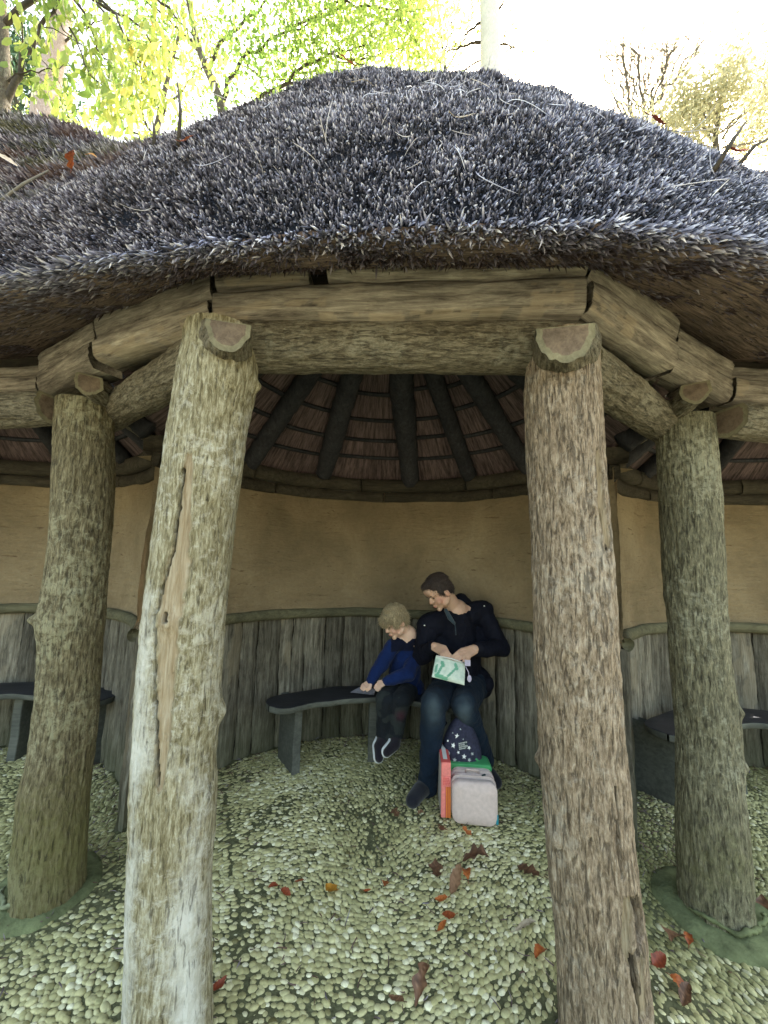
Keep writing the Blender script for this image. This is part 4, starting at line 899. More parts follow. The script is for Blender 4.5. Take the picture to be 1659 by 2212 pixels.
for i, (x, y, s, k, lab, asp, lo) in enumerate([(752, 146, .075, 'rust', 'upright orange-red leaf stuck on the very crest of the dome', .75, 2), (770, 152, .05, 'brown', 'dull brown leaf beside the orange-red one on the crest', .6, 0), (405, 318, .05, 'rust', 'small orange leaf on the left slope of the dome', .6, 2), (165, 363, .075, 'rust', 'crumpled orange leaf on the left side roof', .5, 2), (212, 348, .035, 'amber', 'tiny yellow leaf on the left side roof', .7, 0), (30, 358, .09, 'beige', 'large pale cream leaf lying on the left side roof', .5, 0), (1410, 280, .06, 'red', 'reddish leaf at the notch where the right slope ends', .7, 0), (1585, 340, .07, 'red', 'dull red leaf on the right side roof', .5, 0), (1008, 272, .06, 'beige', 'thin pale leaf hanging on the right half of the dome', .28, 0), (5, 440, .06, 'rust', 'rust leaf at the left edge of the thatch', .6, 0), (785, 200, .06, 'beige', 'pale dry leaf flat on the upper dome', .3, 0)]):
    P = roof_pt(x, y)+np.array([0, -.05, .01]); leaf(P, s, random.uniform(-.6, .6), k, lab, GR, asp, .3, seed=40+i, tiltx=1.0, lobes=lo)

def litter():
    n = 2600; r = np.random.default_rng(8); a = r.uniform(0, math.pi, n); q = r.random(n); k = r.integers(0, 3, n); c = np.array(LOB)[k]; rr = RW-.03-.30*r.random(n)**2.2
    P = np.stack([c[:, 0]+np.cos(a)*rr, c[:, 1]+np.sin(a)*rr, np.full(n, .012)+.006*r.random(n)], 1); m = r.random(n) < .35
    P[m, 0] = r.uniform(-1.8, 1.8, m.sum()); P[m, 1] = r.uniform(.6, 2.6, m.sum())
    own = np.min([np.hypot(P[:, 0]-x, P[:, 1]-y) for x, y in LOB], axis=0) < RW-.02; P = P[own | (P[:, 1] < 1.5)]; n = len(P)
    D = np.stack([r.standard_normal(n), r.standard_normal(n), .12*r.standard_normal(n)], 1); cols = np.zeros((n, 4)); cols[:, 3] = 1; cols[:, 0] = r.uniform(.1, .8, n); cols[:, 2] = r.uniform(.5, 1, n)
    o = strands('floor_litter', P, D, .012+.045*r.random(n)**2, .0012+.0018*r.random(n), cols, None, M['reed'], bend=.3, seg=3); tag(o, 'bits of dead twig, straw and leaf crumbs lying between the pebbles', 'litter', kind='stuff')
litter()
# ---------------------------------------------------------------- people
def capsule(mb, pts, rad, n=18, sub=1):
    """chain of spheres hull: tapered limb with round ends"""
    pts = np.asarray(pts, float); rad = np.broadcast_to(np.asarray(rad, float), (len(pts),))
    for i in range(len(pts)-1):
        a, b, ra, rb = pts[i], pts[i+1], rad[i], rad[i+1]; u, v, d = frame(b-a+1e-9); L = np.linalg.norm(b-a); V = []
        th = np.linspace(0, 2*math.pi, n, endpoint=False); prof = [(-math.cos(t)*ra, math.sin(t)*ra) for t in np.linspace(.12, math.pi/2, 6)]+[(L+math.sin(t)*rb, math.cos(t)*rb) for t in np.linspace(0, math.pi/2-.12, 6)]
        for h, r in prof: V.append(a+d*h+np.outer(np.cos(th)*r, u)+np.outer(np.sin(th)*r, v))
        F = grid_faces(n, len(prof), True)+[tuple(range(n))[::-1], tuple(range((len(prof)-1)*n, len(prof)*n))]
        mb.add(np.concatenate(V), F)
def ell(mb, c, r, rot=None, n=20):
    V = []; m_ = n//2+1; th = np.linspace(0, 2*math.pi, n, endpoint=False)
    for ph in np.linspace(.08, math.pi-.08, m_): V.append(np.stack([np.cos(th)*math.sin(ph), np.sin(th)*math.sin(ph), np.full(n, -math.cos(ph))], 1))
    V = np.concatenate(V)*np.array(r)
    if rot is not None: V = V @ np.array(rot).T
    mb.add(V+np.array(c), grid_faces(n, m_, True)+[tuple(range(n))[::-1], tuple(range((m_-1)*n, m_*n))])
def blob(mb, name, voxel, mats, parent=None, smooth=3, disp=0, dscale=20, color=None, seed=1):
    tmp = mb.build('tmp', mats, None, attr=False); r = tmp.modifiers.new('r', 'REMESH'); r.mode = 'VOXEL'; r.voxel_size = voxel; r.use_smooth_shade = True
    if smooth: s = tmp.modifiers.new('s', 'SMOOTH'); s.factor = .5; s.iterations = smooth
    bpy.context.view_layer.update(); dg = bpy.context.evaluated_depsgraph_get(); me = bpy.data.meshes.new_from_object(tmp.evaluated_get(dg)); me.name = name
    bpy.data.objects.remove(tmp); n = len(me.vertices); co = np.zeros(n*3); me.vertices.foreach_get('co', co); co = co.reshape(-1, 3)
    if disp:
        no = np.zeros(n*3); me.vertices.foreach_get('normal', no); no = no.reshape(-1, 3); nz = noise(co, dscale, seed, 3); co = co+no*(disp*nz)[:, None]
    c = np.zeros((n, 4)); c[:, 3] = 1
    if color is not None: c[:, :3] = color(co)
    ca = me.color_attributes.get('mask') or me.color_attributes.new('mask', 'FLOAT_COLOR', 'POINT'); ca.data.foreach_set('color', c.ravel())
    co = co-parent_origin(parent); me.vertices.foreach_set('co', co.ravel()); me.polygons.foreach_set('use_smooth', [True]*len(me.polygons)); me.update()
    me.materials.clear()
    for m_ in (mats if isinstance(mats, (list, tuple)) else [mats]): me.materials.append(m_)
    o = bpy.data.objects.new(name, me); return link(o, parent)
def skinmat(name, base, red):
    m, nt, b = new_mat(name); R, G, B, at = maskrgb(nt); v = coords(nt)
    c = ramp(nt, tex_noise(nt, v, 22, 4, .6), [(.3, tuple(x*.88 for x in base)), (.7, base)]); c = mix(nt, math_n(nt, 'MULTIPLY', R, .8), c, red); c = mix(nt, G, c, (.05, .025, .018))
    nt.links.new(c, b.inputs['Base Color']); b.inputs['Roughness'].default_value = .5; b.inputs['Subsurface Weight'].default_value = .12; b.inputs['Subsurface Radius'].default_value = (.01, .004, .002); b.inputs['Subsurface Scale'].default_value = .5; return m
M['skin'] = skinmat('skin', (.60, .38, .28), (.55, .20, .15)); M['skin2'] = skinmat('child_skin', (.72, .48, .37), (.65, .25, .2))
def clothmat(name, c0, c1=None, c2=None, rough=.9, sheen=.25, bs=.5):
    m, nt, b = new_mat(name); R, G, B, at = maskrgb(nt); v = coords(nt); f = tex_noise(nt, v, 9, 5, .7); w_ = tex_noise(nt, v, 260, 2, .6)
    c = ramp(nt, f, [(.3, tuple(x*.75 for x in c0)), (.7, tuple(x*1.25 for x in c0))])
    if c1: c = mix(nt, R, c, c1)
    if c2: c = mix(nt, G, c, c2)
    nt.links.new(c, b.inputs['Base Color']); b.inputs['Roughness'].default_value = rough; b.inputs['Sheen Weight'].default_value = sheen; b.inputs['Specular IOR Level'].default_value = .2
    bump(nt, b, math_n(nt, 'ADD', math_n(nt, 'MULTIPLY', f, 2.), math_n(nt, 'MULTIPLY', w_, .3)), bs, .012); return m
M['jacket'] = clothmat('navy_jacket', (.004, .005, .013), rough=.8, sheen=.0)
M['lining'] = clothmat('slate_lining', (.035, .055, .075))
M['jeans'] = clothmat('blue_jeans', (.005, .013, .028), (.065, .09, .11), rough=.9, sheen=.03)
M['fleece'] = clothmat('blue_fleece', (.005, .017, .085), (.004, .006, .022), rough=.95, sheen=.08)
M['camo'] = clothmat('dark_camo_trousers', (.009, .012, .017), (.022, .028, .030), (.05, .02, .03), sheen=.03)
M['shoe'] = clothmat('dark_shoe', (.010, .008, .014), bs=.2); M['shoe_black'] = clothmat('black_shoe', (.010, .011, .018), bs=.2)
M['sole'] = plain('white_sole', (.70, .72, .76), .6, .08, 40, .1)
def hairmat(name, c0, c1):
    m, nt, b = new_mat(name); f = tex_noise(nt, coords(nt, (60, 60, 18)), 3.5, 6, .7, .5); c = ramp(nt, f, [(.35, c0), (.68, c1)])
    nt.links.new(c, b.inputs['Base Color']); b.inputs['Roughness'].default_value = .6; bump(nt, b, f, .9, .008); return m
M['hair_dark'] = hairmat('dark_brown_hair', (.018, .012, .012), (.065, .042, .035)); M['hair_blond'] = hairmat('blond_hair', (.16, .12, .065), (.56, .46, .30))
M['eye'] = plain('eye_dark', (.03, .02, .015), .3, .1, 40, 0)
def head_frame(f, up):
    f = np.array(f, float); f /= np.linalg.norm(f); up = np.array(up, float); up -= f*np.dot(up, f); up /= np.linalg.norm(up); x = np.cross(up, f)
    return np.stack([x, -f, up], 1)     # columns: local X, Y (back), Z
def add_head(mb, c, Rm, k, child=False):
    def P(x, y, z): return np.array(c)+Rm@(np.array([x, y, z])*k)
    E = lambda p, r, tilt=0: ell(mb, P(*p), np.array(r)*k, Rm@np.array([[1, 0, 0], [0, math.cos(tilt), -math.sin(tilt)], [0, math.sin(tilt), math.cos(tilt)]]))
    E((0, .012, .030), (.074, .094, .088)); E((0, -.012, -.030), (.062, .072, .078)); E((0, -.040, -.072), (.036, .036, .030)); E((0, -.068, -.092), (.020, .018, .016))
    for s in (-1, 1):
        E((s*.036, -.056, -.036), (.026, .024, .026)); E((s*.074, .010, -.018), (.010, .020, .030), .25); E((s*.050, -.01, -.065), (.020, .040, .022), .35)
        E((s*.030, -.073, .020), (.026, .012, .009))
    E((0, -.076, .048), (.048, .018, .030)); capsule(mb, [P(0, -.078, .012), P(0, -.096, -.020)], [.008*k, .0105*k], 14)
    for s in (-1, 1): E((s*.010, -.089, -.023), (.009, .010, .007))
    E((0, -.086, -.052), (.022, .008, .0055)); E((0, -.083, -.063), (.019, .008, .006))
    return P
def face_bits(name_parent, P, Rm, k):
    for s in (-1, 1):
        mb = MB(); ell(mb, P(s*.030, -.0745, .001), np.array((.011, .0045, .0032))*k, Rm, 12); mb.build('eye', M['eye'], name_parent)
        mb = MB(); capsule(mb, [P(s*.014, -.088, .019), P(s*.032, -.086, .025), P(s*.048, -.072, .019)], [.002*k, .0026*k, .0015*k], 8); mb.build('eyebrow', M['hair_dark'] if k > .95 else M['hair_blond'], name_parent)
    mb = MB(); capsule(mb, [P(-.018, -.088, -.0575), P(0, -.0925, -.0575), P(.018, -.088, -.0575)], [.0016*k, .0022*k, .0016*k], 8); mb.build('lips_line', M['red'], name_parent)
def hand(mb, wrist, knuckle, tips, thumb, k=1.0, side=None):
    """palm between wrist and knuckles; tips: four fingertip points; thumb: two points"""
    wrist, knuckle = np.array(wrist), np.array(knuckle); d = knuckle-wrist; d /= np.linalg.norm(d); side = np.array(side, float); side -= d*np.dot(side, d); side /= np.linalg.norm(side)
    nrm = np.cross(d, side)
    for q in np.linspace(-.026, .026, 4): capsule(mb, [wrist+side*q*.6*k, knuckle+side*q*k], [.0145*k, .0115*k], 12)
    for i, (q, tp) in enumerate(zip(np.linspace(-.030, .030, 4), tips)):
        a = knuckle+side*q*k; tp = np.array(tp); m_ = (a*.55+tp*.45)+np.array([0, -.010, .008])*k; rr = (.0088, .0092, .0090, .0078)[i]*k; capsule(mb, [a, m_, tp], [rr*1.08, rr, rr*.82], 12)
    t0 = wrist+(knuckle-wrist)*.25-side*.020*k
    capsule(mb, [t0, thumb[0], thumb[1]], [.0135*k, .0105*k, .0088*k], 12)

def hair_strands(parent_name, body, mat, n, length, rad, c, down, seed):
    h = [o for o in bpy.data.objects if o.parent == body and o.name.startswith('hair')][0]; me = h.data; nv = len(me.vertices); co = np.zeros(nv*3); no = np.zeros(nv*3)
    me.vertices.foreach_get('co', co); me.vertices.foreach_get('normal', no); co = co.reshape(-1, 3); no = no.reshape(-1, 3); r = np.random.default_rng(seed); i = r.integers(0, nv, n)
    d = no[i]*.22+np.array(down)+r.standard_normal((n, 3))*.18; cols = np.zeros((n, 4)); cols[:, 3] = 1
    o = strands('hair_locks', co[i], d, length*r.uniform(.6, 1.3, n), np.full(n, rad), cols, h, mat, bend=.3); o['kind'] = 'stuff'
# ---- the man
def man():
    neck = A(985, 1322, 2.66); sL = A(1042, 1322, 2.70); sR = A(925, 1350, 2.66); hip = A(995, 1468, 2.76)
    eL, wL = A(1083, 1400, 2.60), A(1026, 1402, 2.43); eR, wR = A(912, 1415, 2.62), A(938, 1396, 2.44)
    hL, hR = A(1020, 1482, 2.70), A(968, 1480, 2.70); kL, kR = A(1002, 1524, 2.34), A(936, 1522, 2.31); aL, aR = A(1047, 1640, 2.50), A(925, 1700, 2.36)
    hc = A(948, 1279, 2.58); Rm = head_frame((-.70, -.36, -.56), (-.48, -.08, .85))
    mb = MB(); P = add_head(mb, hc, Rm, .98); 
    capsule(mb, [P(0, .03, -.05), neck], [.056, .060]); capsule(mb, [neck, (neck+hip)/2, hip], [.09, .11, .12]); capsule(mb, [sR, neck, sL], [.05, .06, .05])
    for s_, e_, w_ in ((sL, eL, wL), (sR, eR, wR)): capsule(mb, [s_, e_], [.045, .037]); capsule(mb, [e_, w_], [.037, .026])
    for h_, k_, a_ in ((hL, kL, aL), (hR, kR, aR)): capsule(mb, [h_, k_], [.065, .05]); capsule(mb, [k_, a_], [.048, .035])
    # hands reaching into the pouch
    kn = A(1003, 1412, 2.375); tips = [A(972, 1424, 2.345), A(977, 1428, 2.335), A(986, 1431, 2.33), A(996, 1434, 2.33)]
    hand(mb, wL, kn, tips, [A(1012, 1425, 2.36), A(1004, 1434, 2.34)], 1.0, side=A(1012, 1425, 2.36)-A(990, 1400, 2.38))
    kn = A(955, 1404, 2.385); tips = [A(973, 1424, 2.35), A(968, 1423, 2.34), A(962, 1421, 2.335), A(955, 1419, 2.33)]
    hand(mb, wR, kn, tips, [A(966, 1408, 2.37), A(976, 1418, 2.36)], 1.0, side=A(945, 1415, 2.37)-A(966, 1398, 2.39))
    def colf(co):
        c = np.zeros((len(co), 3)); 
        for p, r in ((P(.06, -.05, -.03), .03), (P(0, -.1, -.02), .014), (P(.074, .01, -.018), .022)): c[:, 0] = np.maximum(c[:, 0], np.exp(-((co-p)**2).sum(1)/r**2)*.6)
        return c
    body = blob(mb, 'person', .0042, M['skin'], None, 2, color=colf); tag(body, 'man in dark navy jacket and jeans leaning over with both hands in a pouch', 'person')
    face_bits(body, P, Rm, .98)
    # hair: short, dark
    mb = MB(); E = lambda p, r: ell(mb, P(*p), np.array(r)*.98, Rm)
    E((0, .022, .048), (.082, .098, .084)); E((0, .055, .0), (.072, .062, .070)); E((0, -.050, .092), (.050, .038, .026)); 
    for s in (-1, 1): E((s*.060, .020, .010), (.020, .050, .045)); E((s*.068, -.018, .020), (.010, .020, .030))
    blob(mb, 'hair', .005, M['hair_dark'], body, 1, .004, 45)
    hair_strands('hair', body, M['hair_dark'], 2200, .016, .0011, hc, Rm@np.array([0, -.3, -.5]), 3)
    # jacket
    mb = MB(); up = np.array([0, 0, 1.]); chest = neck*.55+hip*.45
    capsule(mb, [neck+[0, .01, -.05], chest, hip+[0, 0, .02]], [.118, .142, .150]); capsule(mb, [sR, neck+[.0, .03, -.045], sL], [.078, .095, .080]); capsule(mb, [sL*.6+hip*.4, sR*.6+hip*.4], [.11, .11])
    capsule(mb, [sL, eL], [.072, .060]); capsule(mb, [eL, wL+(eL-wL)*.12], [.059, .042]); capsule(mb, [sR, eR], [.074, .064]); capsule(mb, [eR, wR+(eR-wR)*.12], [.062, .042])
    capsule(mb, [hip+[-.10, -.03, -.01], hip+[.10, -.02, -.01]], [.115, .115]); ell(mb, A(1052, 1478, 2.66), (.045, .05, .05))
    # collar standing round the neck, open at the throat
    for a in np.linspace(-.3, math.pi+.55, 9): p = neck+np.array([math.cos(a)*.082+.012, math.sin(a)*.070+.022, .018+.018*math.sin(a)]); ell(mb, p, (.03, .026, .032))
    blob(mb, 'jacket', .006, M['jacket'], body, 2, .015, 13)
    mb = MB(); capsule(mb, [neck+[-.03, .075, .03], neck+[.055, .085, .075], neck+[.10, .07, .035]], [.045, .05, .04]); capsule(mb, [neck+[.09, .07, .02], neck+[.03, .10, -.03]], [.035, .05]); blob(mb, 'hood', .006, M['jacket'], body, 2, .008, 14)
    mb = MB(); capsule(mb, [A(963, 1318, 2.545), A(972, 1335, 2.525), A(981, 1346, 2.52)], [.012, .016, .01]); blob(mb, 'collar_lining', .004, M['lining'], body, 1)
    mb = MB(); tube(mb, [A(982, 1346, 2.515), A(984, 1358, 2.505), A(985, 1372, 2.50)], .0028, 6); mb.build('zip', M['lining'], body)
    for x, y, Y in ((917, 1351, 2.575), (1046, 1309, 2.625)):
        mb = MB(); ell(mb, A(x, y, Y), (.006, .003, .0045), None, 10); mb.build('shoulder_badge', M['star_white'], body)
    # jeans
    mb = MB()
    for h_, k_, a_ in ((hL, kL, aL), (hR, kR, aR)): capsule(mb, [h_, (h_+k_)/2, k_], [.098, .090, .076]); capsule(mb, [k_, (k_*.6+a_*.4), a_], [.074, .068, .056])
    capsule(mb, [hL, hR], [.11, .11])
    def jc(co):
        c = np.zeros((len(co), 3))
        for k_, q in ((A(1003, 1537, 2.27), 0), (A(937, 1532, 2.24), 1)): d = (co-k_)/np.array([.040, .10, .085]); c[:, 0] = np.maximum(c[:, 0], .9*np.exp(-(d**2).sum(1)))  # paler highlight on each knee, painted into the denim colour
        c[:, 0] = np.clip(c[:, 0]*(1+.5*noise(co, 25, 3, 2)), 0, 1); return c
    blob(mb, 'jeans', .006, M['jeans'], body, 2, .013, 14, jc)
    for a_, toe, y2 in ((aR, np.array([.20, 2.235, .045]), 0), (aL, np.array([.72, 2.43, .045]), 0)):
        mb = MB(); heel = np.array([a_[0], a_[1]+.02, .05]); mid = heel*.45+toe*.55+[0, 0, .01]; capsule(mb, [a_*[1, 1, 0]+[0, 0, .12], heel+[0, 0, .02]], [.052, .048]); capsule(mb, [heel, mid, toe], [.046, .044, .038]); blob(mb, 'shoe', .005, M['shoe_black'], body, 2)
    return body
MAN = man()
# ---- the pouch he holds
def pouch():
    q = [A(932.9, 1462, 2.255), A(1003.5, 1480, 2.265), A(1005, 1433.6, 2.33), A(941.8, 1417, 2.33)]; n, m_ = 44, 30; V = []; col = []
    U, W_ = np.meshgrid(np.linspace(0, 1, n), np.linspace(0, 1, m_)); U_, W2 = U[..., None], W_[..., None]
    P = (q[0]*(1-U_)+q[1]*U_)*(1-W2)+(q[3]*(1-U_)+q[2]*U_)*W2; nrm = np.cross(q[1]-q[0], q[3]-q[0]); nrm /= np.linalg.norm(nrm)
    if nrm[1] > 0: nrm = -nrm
    bul = (np.sin(U*math.pi)**.5)*(np.clip(1-W_, 0, 1)**.35)*(np.clip(W_*6, 0, 1)**.5)*.022; cr = .0035*noise(P, 45, 5, 3)
    def seg(ax, ay, bx, by, r): d = np.array([bx-ax, by-ay]); t = np.clip(((U-ax)*d[0]+(W_-ay)*d[1])/(d@d), 0, 1); return np.hypot((U-ax-t*d[0])*1.5, W_-ay-t*d[1]) < r
    nz = noise(P, 60, 8, 2)*.03
    g = seg(.22, .74, .26, .60, .085) | seg(.66, .78, .70, .62, .085) | seg(.68, .62, .45, .16, .05) | seg(.24, .60, .15, .2, .06) | seg(.10, .10, .42, .05, .07) | seg(.08, .55, .07, .25, .05)
    gm = g*.9; c = np.zeros(U.shape+(3,)); c[..., 0] = np.clip(gm+.25*(noise(P, 30, 12, 2) > .35)*(U < .4), 0, 1)
    F_ = P+nrm*(bul+cr)[..., None]; B_ = P-nrm*(bul*.6+.004)[..., None]; mb = MB()
    mb.add(F_.reshape(-1, 3), grid_faces(n, m_), 0, c.reshape(-1, 3)); mb.add(B_.reshape(-1, 3), [f[::-1] for f in grid_faces(n, m_)], 0)
    ring = list(range(0, n))+[(j+1)*n-1 for j in range(1, m_)]; left = [j*n for j in range(m_)]
    def strip(ids): 
        Va = np.vstack([F_.reshape(-1, 3)[ids], B_.reshape(-1, 3)[ids]]); mb.add(Va, grid_faces(len(ids), 2), 0)
    strip(ring); strip(left)
    m, nt, b = new_mat('wipe_clean_pouch'); R, G, B, at = maskrgb(nt); f = tex_noise(nt, coords(nt), 40, 4, .6)
    cc = mix(nt, R, ramp(nt, f, [(.3, (.52, .64, .56)), (.7, (.74, .82, .74))]), (.10, .36, .24)); nt.links.new(cc, b.inputs['Base Color']); b.inputs['Roughness'].default_value = .45
    o = mb.build('pouch', m); tag(o, "pale mint pouch with green smudged print held open on the man's lap", 'pouch')
    m2 = MB(); e0 = q[3]+nrm*.004; e1 = q[2]+nrm*.004; tube(m2, [e0, (e0+e1)/2+nrm*.015, e1], .004, 8); m2.build('zip_edge', M['white'], o)
    M['lilac'] = plain('lilac_tag', (.50, .46, .62), .6, .15, 60, .1)
    m2 = MB(); c0 = A(1010, 1432, 2.30); box(m2, c0, (.034, .004, .034), 0, rotz(.1)); m2.build('tag', M['lilac'], o, smooth=False)
    m2 = MB(); ell(m2, A(1014, 1466, 2.26), (.013, .004, .020), None, 14); m2.build('tag', M['lilac'], o)
    m2 = MB(); tube(m2, [A(1006, 1440, 2.29), A(1012, 1452, 2.27), A(1013, 1462, 2.26)], .0025, 6); m2.build('cord', M['lilac'], o)
pouch()
# ---- the boy
def boy():
    neck = A(880, 1372, 2.69); sR = A(847, 1396, 2.64); sL = A(905, 1400, 2.74); hip = A(872, 1484, 2.76)
    eR, wR = A(820, 1443, 2.62), A(800, 1473, 2.56); eL, wL = A(882, 1455, 2.56), A(830, 1474, 2.53)
    hR, hL = A(858, 1490, 2.72), A(885, 1490, 2.74); kR, kL = A(832, 1510, 2.47), A(866, 1512, 2.45); aR, aL = A(829, 1588, 2.53), A(855, 1586, 2.50)
    hc = A(853, 1343, 2.62); Rm = head_frame((-.70, -.40, -.52), (-.42, -.10, .86)); k = .90
    mb = MB(); P = add_head(mb, hc, Rm, k, True); capsule(mb, [P(0, .03, -.05), neck], [.042, .044]); capsule(mb, [neck, hip], [.07, .09]); capsule(mb, [sR, neck, sL], [.035, .04, .035])
    for s_, e_, w_ in ((sL, eL, wL), (sR, eR, wR)): capsule(mb, [s_, e_, w_], [.030, .026, .019])
    for h_, k_, a_ in ((hL, kL, aL), (hR, kR, aR)): capsule(mb, [h_, k_, a_], [.048, .036, .026])
    kn = A(791, 1481, 2.545); tips = [A(785, 1492, 2.52), A(781, 1490, 2.53), A(779, 1486, 2.54), A(780, 1482, 2.56)]
    hand(mb, wR, kn, tips, [A(800, 1487, 2.53), A(793, 1492, 2.52)], .80, side=A(785, 1474, 2.58)-A(796, 1486, 2.53))
    kn = A(820, 1478, 2.52); tips = [A(812, 1490, 2.51), A(814, 1492, 2.505), A(817, 1493, 2.50), A(820, 1492, 2.50)]
    hand(mb, wL, kn, tips, [A(812, 1480, 2.52), A(809, 1486, 2.51)], .78, side=A(828, 1480, 2.51)-A(812, 1474, 2.53))
    def colf(co):
        c = np.zeros((len(co), 3))
        for p, r in ((P(.05, -.05, -.03), .03), (P(0, -.1, -.02), .012), (P(.074, .01, -.018), .02)): c[:, 0] = np.maximum(c[:, 0], np.exp(-((co-p)**2).sum(1)/r**2)*.6)
        return c
    body = blob(mb, 'person', .0038, M['skin2'], None, 2, color=colf); tag(body, 'small fair-haired boy in a blue top looking down at a sheet on the bench', 'person')
    face_bits(body, P, Rm, k)
    mb = MB(); E = lambda p, r: ell(mb, P(*p), np.array(r)*k, Rm)
    E((0, .022, .042), (.086, .104, .090)); E((0, .055, .0), (.076, .066, .070)); E((0, -.055, .070), (.066, .036, .036)); E((.02, -.074, .050), (.045, .018, .022)); E((-.02, -.074, .050), (.045, .018, .022))
    for s in (-1, 1): E((s*.072, -.005, .020), (.016, .045, .045)); E((s*.074, -.035, .008), (.010, .018, .026))
    r2 = np.random.default_rng(4)
    for i in range(26): a = r2.uniform(0, 6.28); q = r2.uniform(.2, 1); E((math.cos(a)*.078*q, .02+math.sin(a)*.092*q, .045+.085*math.sqrt(max(0, 1-q*q))), (.014, .018, .010))
    E((.060, .075, .02), (.02, .03, .02))
    blob(mb, 'hair', .0045, M['hair_blond'], body, 2, .003, 40)
    hair_strands('hair', body, M['hair_blond'], 2600, .026, .0012, hc, Rm@np.array([0, -.3, -.7]), 5)
    mb = MB(); mid = neck*.5+hip*.5
    capsule(mb, [neck+[0, .01, -.04], mid, hip+[0, -.01, .01]], [.078, .108, .112]); capsule(mb, [sR, neck+[0, .01, -.035], sL], [.050, .06, .052]); capsule(mb, [sR, eR], [.052, .046]); capsule(mb, [eR, wR+(eR-wR)*.12], [.045, .034]); capsule(mb, [sL, eL], [.055, .050]); capsule(mb, [eL, wL+(eL-wL)*.12], [.050, .034])
    capsule(mb, [hip+[-.06, -.04, -.005], hip+[.06, -.02, -.005]], [.082, .085])
    for a in np.linspace(-.4, math.pi+.9, 9): p = neck+np.array([math.cos(a)*.055, math.sin(a)*.050+.012, .004]); ell(mb, p, (.024, .022, .026))
    zth = A(870, 1408, 2.6)[2]
    def fc(co):
        c = np.zeros((len(co), 3)); arm = np.minimum(np.linalg.norm(co-sL, axis=1)*0+9, 9); body_x = (co[:, 0] > sR[0]-.01) & (co[:, 0] < sL[0]+.03)
        c[:, 0] = ((co[:, 2] > zth) & body_x)*1.0; return c
    blob(mb, 'fleece_top', .0055, M['fleece'], body, 2, .012, 17, fc)
    mb = MB()
    for h_, k_, a_ in ((hL, kL, aL), (hR, kR, aR)): capsule(mb, [h_, k_], [.072, .060]); capsule(mb, [k_, a_], [.058, .048])
    capsule(mb, [hL, hR], [.085, .085])
    def cc(co): c = np.zeros((len(co), 3)); c[:, 0] = noise(co, 16, 3, 2) > .12; c[:, 1] = np.exp(-((co-A(866, 1545, 2.42))**2).sum(1)/.03**2); return c
    blob(mb, 'trousers', .0055, M['camo'], body, 3, .006, 16, cc)
    for a_, mid_, toe in ((aR, A(819, 1612, 2.47), A(819, 1637, 2.43)), (aL, A(853, 1608, 2.45), A(836, 1625, 2.42))):
        mb = MB(); capsule(mb, [a_+[0, 0, -.01], mid_, toe], [.038, .034, .026]); sh = blob(mb, 'shoe', .004, M['shoe'], body, 2)
        mb = MB(); off = np.array([-.004, .020, -.006]); capsule(mb, [a_+off+[0, .012, -.015], mid_+off, toe+off], [.042, .040, .034]); blob(mb, 'sole', .004, M['sole'], sh, 2)
        mb = MB(); c_ = mid_*.75+a_*.25; capsule(mb, [c_+[-.012, -.037, .004], c_+[.012, -.037, -.004]], [.003, .003], 8); mb.build('lace', M['sole'], sh)
    mb = MB(); P1, P2 = A(843, 1411, 2.518), A(872, 1409, 2.50)
    return body
BOY = boy()
# ---------------------------------------------------------------- trees behind and beside the shelter
M['trunk_dark'] = bark('tree_bark_dark', [(.3, (.03, .025, .018)), (.5, (.09, .075, .055)), (.7, (.16, .14, .10)), (.85, (.22, .20, .15))], (.25, .26, .2), .4, bstr=.5)
M['trunk_pale'] = bark('tree_bark_pale', [(.3, (.34, .33, .31)), (.5, (.52, .51, .48)), (.7, (.62, .61, .58)), (.85, (.70, .69, .66))], (.70, .70, .68), .5, bstr=.2, crack_lo=.30)
M['trunk_pink'] = bark('tree_bark_pinkish', [(.3, (.20, .15, .13)), (.5, (.36, .28, .25)), (.7, (.48, .40, .36)), (.85, (.56, .50, .46))], (.55, .52, .50), .5, bstr=.4, crack_lo=.33)
M['twig'] = plain('twig_bark', (.05, .042, .032), .9, .4, 30, .2)
M['twig_pale'] = plain('pale_twig_bark', (.17, .155, .13), .9, .3, 30, .2)
LF = {'chest': leafmat('chestnut_leaf', [(0, (.17, .27, .06)), (.45, (.36, .43, .10)), (.75, (.58, .55, .14)), (.94, (.58, .38, .06)), (1, (.34, .17, .04))], .65),
      'green': leafmat('beech_leaf', [(0, (.16, .27, .06)), (.5, (.36, .48, .11)), (1, (.64, .70, .22))], .7),
      'dark': leafmat('evergreen_leaf', [(0, (.02, .055, .025)), (1, (.06, .14, .06))], .25), 'straw': leafmat('straw_leaf', [(0, (.36, .35, .20)), (1, (.62, .60, .40))], .4),
      'grey': leafmat('pale_grey_leaf', [(0, (.22, .22, .12)), (1, (.46, .46, .28))], .5)}
